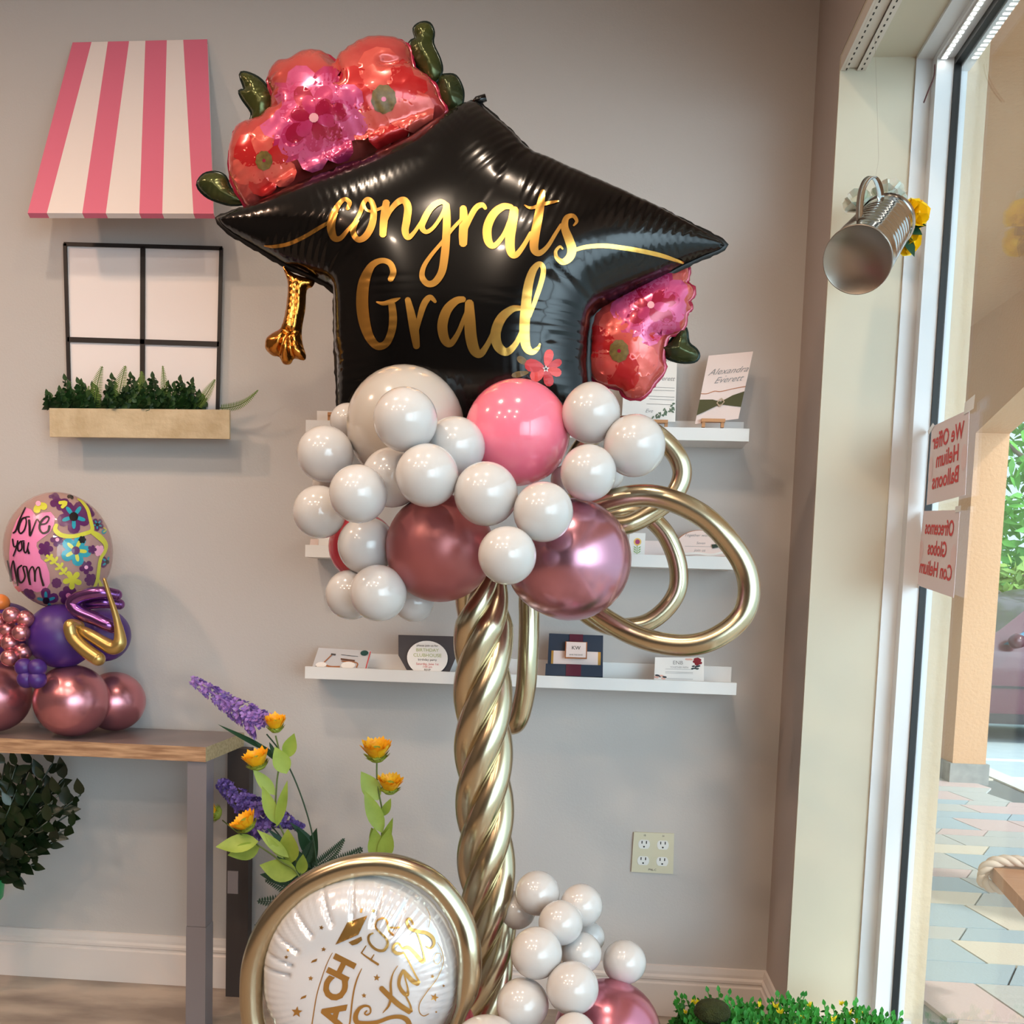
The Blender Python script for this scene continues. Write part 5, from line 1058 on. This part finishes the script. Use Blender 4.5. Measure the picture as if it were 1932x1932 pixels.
t = spike('lavender_spike', 'violet artificial flower spike hanging beside the table leg', [(600, 1760), (570, 1640), (530, 1580), (500, 1545)], (510, 1560), (415, 1475), 2.56, .048, lavD, 230)
t = spike('lavender_spike', 'short violet flower spike below the taller stems, left of the fern', [(600, 1760), (580, 1640), (570, 1590)], (505, 1535), (572, 1562), 2.55, .026, lavD, 90)
for l_ in ((600, 1600, 545, 1550, .02), (590, 1620, 560, 1560, .03), (590, 1640, 500, 1560, .024)):
    mb = MB(); mb.leaf(PY(l_[0], l_[1], 2.56), PY(l_[2], l_[3], 2.53), l_[4], (0, -1, .6), .1, .08, 8); mb.build('leaf', dkg, t)
t = thing('fern_spray', 'dark green artificial fern fronds spreading behind the gold ring', 'artificial foliage', PY(600, 1760, 2.53)); fg = mat('dark_fern', S(30, 72, 50), .55, noise=(14, S(18, 48, 38), .2))
for (x0, y0, x1, y1, w_) in ((600, 1650, 684, 1600, .075), (590, 1640, 650, 1582, .05), (560, 1640, 590, 1585, .05), (590, 1720, 485, 1700, .07), (580, 1700, 500, 1660, .06), (590, 1740, 480, 1745, .05), (610, 1670, 660, 1625, .05), (560, 1690, 520, 1640, .06)):
    mb = MB(); frond(mb, PY(x0, y0, 2.54), PY(x1, y1, 2.51), w_, 20, (0, -1, .2), 0, .05, .85); mb.build('fern_frond', fg, t)
MB().tube([PY(600, 1760, 2.53), PY(595, 1700, 2.54), PY(595, 1650, 2.54)], .003, 6).build('stem', MATS['dark_stem'], t)
for (x0, y0, x1, y1, w_) in ((570, 1660, 520, 1600, .05), (560, 1660, 490, 1650, .04), (560, 1700, 500, 1720, .03), (575, 1650, 600, 1560, .045)):
    mb = MB(); mb.leaf(PY(x0, y0, 2.57), PY(x1, y1, 2.55), w_, (0, -1, .4), .15, .05, 8); mb.build('broad_leaf', dkg, t)
# ================================================================== BOXWOOD MAT, MOSS STONE
bx0, bx1 = PY(1275, 1900, 2.28)[0], PY(1688, 1900, 2.28)[0]
bw = thing('boxwood_planter', 'low planter box topped with artificial boxwood in front of the window jamb', 'planter', (.5 * (bx0 + bx1), 2.25, 0))
MB().box((bx0 + .02, 2.02, 0), (bx1 - .02, 2.34, .16)).build('planter_box', mat('white_box', S(220, 216, 208), .5), bw, False)
mb = MB(); ybm = mat('mini_yellow_flower', S(236, 214, 40), .5); bwA = mat('bright_boxwood', S(70, 170, 60), .5, noise=(16, S(36, 110, 44), .25))
R4 = random.Random(9)
for i in range(760):
    x = R4.uniform(bx0, bx1); y = R4.uniform(2.02, 2.36); ztop = .222 + .012 * math.sin(x * 40) + R4.uniform(-.02, .014) - (.045 if x < bx0 + .02 else 0)
    if x > .66: y = min(y, 2.30)
    sprig(mb, (x, y, .15), (x + R4.uniform(-.03, .03), y + R4.uniform(-.03, .02), ztop), .016, 9, 0, R4, .4)
o = mb.build('boxwood_foliage', bwA, bw); o['kind'] = 'stuff'
for i in range(34):
    x = R4.uniform(bx0 + .01, bx1 - .01); y = R4.uniform(2.1, 2.33); mb = MB(); z = .230 + R4.uniform(-.01, .012)
    for k_ in range(9): mb.leaf((x, y, z - .006), (x + R4.uniform(-.009, .009), y + R4.uniform(-.009, .005), z + R4.uniform(-.003, .009)), .0042, (0, -1, .3), .2, 0, 3)
    mb.build('yellow_sprig', ybm, bw)
ms = PY(1344, 1908, 2.2); mb = MB().sphere(ms, (.040, .035, .027), 36, 22)
mb.v = [tuple(np.array(v) + (np.array(v) - ms) * .09 * noise.noise(Vector(v) * 90)) for v in mb.v]
tag(mb.build('moss_stone', mat('dark_moss', S(70, 72, 26), .95, noise=(60, S(44, 52, 16), .25), bump=(300, 1.)), None, True, loc=ms), 'round moss covered stone resting on the boxwood', 'stone')
# ================================================================== METAL PAIL
P0 = PY(1617.5, 491, 2.14); P1 = PY(1672, 420, 2.30); ax = P1 - P0; L = np.linalg.norm(ax); axn = ax / L
pail = thing('hanging_metal_pail', 'ribbed shiny metal pail hanging tilted by the window with flowers in its mouth', 'pail', P0)
chrm = mat('polished_tin', S(190, 188, 184), .12, 1.0); tin = mat('brushed_tin', S(168, 158, 148), .34, 1.0, noise=(5, S(150, 140, 130), .3))
r0, r1 = 60.5 * 2.14 / F, 52 * 2.30 / F * .92; prof = [(r0 * .985, -.001), (r0 * 1.01, .0), (r0 * 1.01, .005), (r0 * .985, .008)]
for i in range(60): u = i / 59; prof.append((r0 * .98 * (1 - u) + r1 * u + .0013 * math.sin(u * 22 * math.pi) * (1 if .12 < u < .8 else .1), .01 + u * (L - .014)))
prof += [(r1 + .003, L - .003), (r1 + .003, L), (r1 - .002, L), (r1 - .004, L - .01), (r0 * .9, .02), (.0001, .02)]
MB().lathe(prof, P0, axn, 56).build('pail_body', chrm, pail, True, autos=50)
MB().lathe([(.0001, .0005), (r0 * .98, .0005), (r0 * .99, -.001), (r0 * 1.01, -.0015), (r0 * 1.015, .003)], P0, axn, 56).build('pail_base', tin, pail)
hpth = catmull([(1622, 420), (1622, 395), (1626, 360), (1636, 338), (1649, 333), (1659, 350), (1662, 378), (1659, 392)], 6)
mb = MB(); vs = []; wv = .0085
for i, p in enumerate(hpth):
    Yh = 2.14 + .12 * i / len(hpth); c_ = PY(p[0], p[1], Yh); vs += [c_ - (wv, .006, .002), c_ + (wv, .006, .002), c_ + (wv, .008, .000), c_ - (wv, .004, .004)]
for i in range(len(hpth) - 1):
    for k_ in range(4): mb.f.append((4 * i + k_, 4 * i + (k_ + 1) % 4, 4 * i + 4 + (k_ + 1) % 4, 4 * i + 4 + k_)); mb.mi.append(0)
mb.v = [tuple(v) for v in vs]; mb.build('handle', chrm, pail)
hk = PY(1652, 336, 2.22); MB().tube([hk, PY(1658, 300, 2.3), (hk[0] + .01, 2.35, ZH - .006)], .0004, 5).build('fishing_line', mat('clear_line', S(190, 180, 165), .3), pail)
yp = mat('yellow_petal', S(250, 208, 12), .5); mint = mat('mint_petal', S(196, 224, 208), .6, noise=(20, S(236, 226, 222), .25)); dk2 = mat('teal_green_leaf', S(28, 74, 50), .5)
def rose(par, name, x, y, Y, r, m, up=(.3, -.5, .6), n=14):
    c_ = Vector(PY(x, y, Y)); up = Vector(up).normalized(); a = up.orthogonal().normalized(); b = up.cross(a); mb = MB()
    for i in range(n):
        th = 2.4 * i; q_ = (i + 1) / n; o_ = a * math.cos(th) + b * math.sin(th); mb.leaf(c_ - up * r * .4, c_ + o_ * r * (.35 + .65 * q_) + up * r * (.7 - .7 * q_), r * 1.15, up * .6 - o_ * .8, -.18, .15, 6, pos=.66, shape=.6)
    mb.sphere(c_, r * .35, 10, 8); return mb.build(name, m, par)
rose(pail, 'yellow_flower', 1728, 403, 2.32, .042, yp, (.6, -.6, .3)); rose(pail, 'yellow_flower', 1716, 455, 2.34, .036, yp, (.5, -.5, -.4))
rose(pail, 'mint_flower', 1677, 366, 2.36, .046, mint, (.1, -.5, .8)); rose(pail, 'mint_flower', 1618, 382, 2.38, .042, mint, (-.5, -.5, .5), 10)
for (x0, y0, x1, y1, w_) in ((1708, 425, 1748, 427, .028), (1706, 430, 1740, 445, .03), (1704, 440, 1724, 487, .026), (1700, 400, 1695, 385, .02)):
    mb = MB(); mb.leaf(PY(x0, y0, 2.33), PY(x1, y1, 2.31), w_, (.2, -1, .3), .2, .05, 7); mb.build('leaf', dk2, pail)
# ================================================================== WINDOW FITTINGS
hr = thing('blind_headrail', 'empty blind headrail with perforated track at the top of the window recess', 'blind rail', (.56, 0, 2.39))
MB().box((.5325, YB + .4, 2.394), (.5385, YJ - .008, 2.43)).box((.5385, YB + .4, 2.424), (.588, YJ - .008, 2.4295)).box((.584, YB + .4, 2.394), (.59, YJ - .008, 2.424)).box((.5385, YB + .4, 2.3935), (.549, YJ - .008, 2.396)).box((.570, YB + .4, 2.3935), (.584, YJ - .008, 2.396)).box((.549, YB + .4, 2.400), (.570, YJ - .008, 2.402)).build('rail_housing', mat('rail_enamel', S(218, 210, 200), .4), hr, False)
mb = MB()
for i in range(90): y = YJ - .02 - i * .022; mb.box((.5435, y, 2.3928), (.5465, y + .009, 2.3934)); mb.box((.578, y, 2.3928), (.581, y + .008, 2.3934))
mb.build('track_holes', holes, hr, False)
ls = thing('led_light_strip', 'bright white light strip running along the window head', 'light strip', (.748, 1, 2.40))
MB().box((.744, YB + .5, 2.396), (.758, YJ - .05, 2.4015)).build('strip_backing', alu_m, ls, False)
led = emis('led_white', (1, .98, .90, 1), 14)
mb = MB()
for i in range(100): y = YJ - .06 - i * .017; mb.box((.747, y, 2.3945), (.755, y + .006, 2.396))
tag(mb.build('light_diodes', led, ls, False), 'glowing diodes')
wr_ = [PY(1764, 122, 2.44), PY(1762, 145, 2.43), PY(1752, 170, 2.42), PY(1743, 193, 2.40)]
tag(MB().tube([tuple(p) for p in catmull(wr_, 5)], .0016, 8).build('loose_cable', mat('maroon_cable', S(70, 20, 26), .5), None, True, loc=wr_[0]), 'short dark red cable dangling from the light strip', 'cable')
# paper signs, mirrored because they face the street
def sign(pts, label, lines, sizes):
    c = Card.__new__(Card); c.c = [PX(x, y, XG - .013 - d) for (x, y, d) in pts]; n = np.cross(c.c[1] - c.c[0], c.c[3] - c.c[0]); c.n = n / np.linalg.norm(n)
    if c.n[0] > 0: c.n = -c.n
    c.w = np.linalg.norm(c.c[1] - c.c[0]); c.hh = np.linalg.norm(c.c[3] - c.c[0])
    t = thing('paper_sign', label, 'sign', c.at(.5, 0, 0), 'paper signs taped to the window'); mb = MB(); c.slab(mb, .0006); mb.build('paper_sheet', mat('sign_paper', S(226, 214, 218), .7, **{'Transmission Weight': .0}), t, False)  # opaque sheet in one even pinkish white
    mb = MB()
    for (s_, u, v), z in zip(lines, sizes): c.text(mb, s_, u, v, z, 0, .02, 0, .0008, True)
    mb.build('mirrored_lettering', redink, t, False)
    for u in (.05, .93): mb = MB(); c.poly(mb, [(max(0, min(1, a)), b) for a, b in ell(u, .45, .07, .16, 14)], .0005); mb.build('faint_dot', palered, t, False)
    return c, t
c, t = sign([(1748, 953, 0), (1821, 934, 0), (1829, 772, 0), (1758, 805, 0)], 'upper paper sign on the glass, mirrored We Offer Helium Balloons', [('We Offer', .48, .78), ('Helium', .5, .53), ('Balloons', .48, .27)], (.05, .05, .05))
mb = MB(); c.poly(mb, [(.88, .96), (1.12, .98), (1.14, 1.14), (.9, 1.1)], .0015); c.poly(mb, [(-.06, .9), (.1, 1.0), (.04, 1.04), (-.1, .96)], .0012); mb.build('tape', mat('clear_tape', S(225, 225, 225), .2), t, False)
c, t = sign([(1727, 1103, 0), (1799, 1128, 0), (1811, 962, 0), (1743, 964, 0)], 'lower paper sign on the glass, mirrored Ofrecemos Globos Con Helium', [('Ofrecemos', .5, .78), ('Globos', .5, .52), ('Con Helium', .5, .26)], (.045, .045, .045))
mb = MB(); c.poly(mb, [(.9, .97), (1.04, .98), (1.04, 1.05), (.9, 1.04)], .0015); c.poly(mb, [(-.03, -.04), (.12, -.03), (.12, .02), (-.03, .02)], .0012); mb.build('tape', MATS['clear_tape'], t, False)
# ================================================================== OUTSIDE: swing seat, car, shrubs
wd = mat('varnished_plank', S(190, 142, 108), .5, noise=(6, S(168, 120, 88), .25, (1, 8, 1))); ropm = mat('cotton_rope', S(206, 184, 166), .9)
q0 = PZ(1868, 1630, .45); e1 = PZ(1932, 1700, .45) - q0; e1 /= np.linalg.norm(e1); e2 = PZ(1932, 1590, .45) - q0; e2 = e2 - e1 * (e2 @ e1); e2 /= np.linalg.norm(e2)
sw = thing('wooden_swing', 'wooden plank swing seat with thick rope on the walkway outside', 'swing', q0)
qq = [q0, q0 + e1 * .7, q0 + e1 * .7 + e2 * .28, q0 + e2 * .28]; nz = np.array((0, 0, -.038))
MB().hexa(qq, [p + nz for p in qq]).build('seat_plank', wd, sw, False)
def rope(pts, r=.015):
    P = catmull(pts, 10); 
    for k_ in range(3):
        path = []
        acc = 0; T0 = None
        for i, p in enumerate(P):
            a = P[max(i - 1, 0)]; b = P[min(i + 1, len(P) - 1)]; t = Vector(b - a).normalized(); u_ = (Vector((0, 0, 1)) - t * t.z); u_ = u_.normalized() if u_.length > .1 else Vector((1, 0, 0)); v_ = t.cross(u_)
            if i: acc += np.linalg.norm(P[i] - P[i - 1])
            th = acc / .085 * 2 * math.pi + k_ * 2.094; path.append(Vector(p) + (u_ * math.cos(th) + v_ * math.sin(th)) * r * .55)
        MB().tube(path, r * .62, 10).build('rope_strand', ropm, sw)
c0 = q0 + e1 * .03
rope([c0 + e2 * .26 + np.array((0, 0, .03)), c0 + e2 * .14 + np.array((0, 0, .022)), c0 + e2 * .02 + np.array((0, 0, .018)), c0 - e2 * .022 + np.array((0, 0, -.015)), c0 - e2 * .005 + np.array((0, 0, -.055)), c0 + e2 * .12 + np.array((0, 0, -.06)), c0 + e2 * .27 + np.array((0, 0, -.055)), c0 + e2 * .31 + np.array((0, 0, -.01)), c0 + e2 * .27 + np.array((0, 0, .04))])
rope([c0 + e2 * .24 + np.array((0, 0, .02)), c0 + e2 * .24 + np.array((0, 0, .4)), c0 + e2 * .24 + np.array((.05, 0, 2.62))], .014)
MB().sphere(c0 + e2 * .24 + np.array((0, 0, .05)), (.03, .03, .04), 16, 10).sphere(c0 + e2 * .24 + np.array((0, 0, .11)), (.03, .03, .035), 16, 10).build('rope_knot', ropm, sw)
# car (side on, nose to the left)
car = thing('parked_car', 'dark red parked car seen past the walkway column', 'car', (4.85, 10.6, -.12))
cm = mat('maroon_car_paint', S(84, 28, 42), .3, .1, **{'Coat Weight': .4, 'Coat Roughness': .05}); cg = mat('tinted_car_glass', S(70, 110, 130), .05, .3); tyre = mat('tyre_rubber', S(26, 26, 28), .7); rimm = mat('wheel_silver', S(180, 180, 184), .3, .9); plas = mat('dark_plastic', S(40, 30, 34), .5)
X0, Yc_, Z0 = 2.65, 10.2, -.12
prof = [(0, .35), (.05, .62), (.25, .78), (.75, .88), (1.25, .95), (1.85, 1.36), (2.3, 1.46), (3.3, 1.44), (3.95, 1.1), (4.35, 1.02), (4.42, .6), (4.4, .3)]
low = [(4.4, .22), (3.95, .22), (3.85, .48), (3.55, .62), (3.25, .48), (3.15, .22), (1.3, .22), (1.2, .48), (.9, .62), (.6, .48), (.5, .22), (.05, .24)]
sec = catmull([(a, b * 1.08) for a, b in prof], 4) + [np.array(p) for p in low]
mb = MB(); n = len(sec); from mathutils.geometry import tessellate_polygon
for k_, yy in enumerate((Yc_ + .06, Yc_, Yc_ + 1.7, Yc_ + 1.64)):
    pass
rows = []
for yy, ins in ((Yc_ + .0, 0.), (Yc_ + 1.7, 0.)):
    rows.append([(X0 + p[0], yy + ((.16 * max(0, p[1] - .9) / .5) if yy == Yc_ else -(.16 * max(0, p[1] - .9) / .5)), Z0 + p[1]) for p in sec])
mb.v = rows[0] + rows[1]; tt = tessellate_polygon([[Vector((p[0], p[1], 0)) for p in sec]])
for f in tt: mb.f.append(tuple(f)); mb.f.append(tuple(i + n for i in f)[::-1])
for i in range(n): j = (i + 1) % n; mb.f.append((i, j, j + n, i + n))
mb.mi = [0] * len(mb.f); mb.build('car_body', cm, car, True, autos=35)
gy = lambda z: Yc_ + .16 * max(0, z - .9) / .5 - .008
def gpoly(name, pts, m):
    t_ = tessellate_polygon([[Vector((p[0], p[1], 0)) for p in pts]]); mb = MB(); mb.add([(X0 + a, gy(b), Z0 + b) for a, b in pts], [tuple(f) for f in t_]); mb.build(name, m, car, False)
gpoly('side_window', [(1.42, .98), (1.95, 1.32), (2.35, 1.38), (2.4, .99)], cg); gpoly('side_window', [(2.46, .99), (2.42, 1.38), (3.2, 1.36), (3.6, 1.04)], cg)
MB().lathe([(.0001, -.05), (.05, -.05), (.075, 0), (.06, .07), (.0001, .08)], (X0 + 1.5, Yc_ - .08, Z0 + 1.02), (.3, -1, 0), 16).build('wing_mirror', cm, car)
for x in (.9, 3.55):
    for yy in (Yc_ - .005, Yc_ + 1.5):
        wh = MB().lathe([(.19, .0), (.31, 0), (.33, .03), (.33, .17), (.31, .2), (.19, .2)], (X0 + x, yy + .2, Z0 + .33), (0, -1, 0), 32).build('wheel', tyre, car)
        MB().lathe([(.0001, .16), (.05, .17), (.19, .14), (.2, .18)], (X0 + x, yy + .2, Z0 + .33), (0, -1, 0), 24).build('wheel_rim', rimm, wh)
MB().box((X0 + .5, Yc_ - .02, Z0 + .20), (X0 + 3.9, Yc_ + .02, Z0 + .30)).box((X0 + 1.25, Yc_ - .012, Z0 + .55), (X0 + 3.2, Yc_, Z0 + .575)).build('side_moulding', plas, car, False)
# shrubs and trees beyond the parking
gl1 = mat('bright_green_leaf', S(120, 190, 80), .6, noise=(.9, S(60, 130, 60), .25)); gl2 = mat('yellow_green_leaf', S(176, 200, 96), .6, noise=(1.2, S(90, 140, 60), .25)); bark = mat('grey_bark', S(120, 108, 96), .9)  # bright green tree leaves, yellower shrub leaves, bark
R5 = random.Random(21)
def tree(name, label, x, y, h, r, m, n, grp, leafs=.34):
    t = thing(name, label, 'tree' if h > 3 else 'shrub', (x, y, -.12), grp); mb = MB().tube([(x, y, -.12), (x + .1, y, h * .5), (x - .1, y, h * .9)], [.14, .1, .05] if h > 3 else [.06, .05, .02], 8)
    for i in range(6): a = R5.uniform(0, 6.28); mb.tube([(x, y, h * (.3 + .08 * i)), (x + r * .7 * math.cos(a), y + r * .7 * math.sin(a), h * (.5 + .07 * i))], [.05, .02], 6)
    mb.build('trunk', bark, t); mb = MB()
    for i in range(n):
        v = Vector((R5.gauss(0, 1), R5.gauss(0, 1), R5.gauss(0, 1))).normalized() * R5.uniform(.45, 1) ** .6; p = Vector((x + v.x * r, y + v.y * r, h * .56 + v.z * h * .46))
        d_ = Vector((R5.gauss(0, 1), R5.gauss(0, 1), R5.gauss(-.2, .8))).normalized(); mb.leaf(p, p + d_ * leafs * R5.uniform(.6, 1.2), leafs * .3, (R5.gauss(0, 1), -1, R5.gauss(.6, 1)), .2, 0, 3)
    mb.build('foliage', m, t)
tree('tree', 'tall bright green tree beyond the parked car', 7.3, 17.0, 6.2, 1.8, gl1, 2600, 'greenery beyond the car park'); tree('tree', 'second tall tree right behind the parked car', 10.6, 19.6, 6.8, 2.0, gl1, 2600, 'greenery beyond the car park')
tree('tree', 'leafy tree farthest left beyond the arcade', 4.0, 20.0, 6.0, 1.8, gl1, 1800, 'greenery beyond the car park')
for i, (x, y) in enumerate(((6.0, 14.3), (7.6, 14.2), (9.2, 14.4), (10.8, 14.2))): tree('shrub', ('low yellow green shrub left of the others behind the car', 'low shrub directly behind the car roof', 'low shrub under the tall tree', 'rightmost low shrub behind the car')[i], x, y, 1.9, .78, gl2, 800, 'low shrubs behind the car', .26)
tree('shrub', 'small shrub beyond the end of the walkway', 4.4, 14.4, 1.8, .78, gl2, 700, 'low shrubs behind the car', .26)
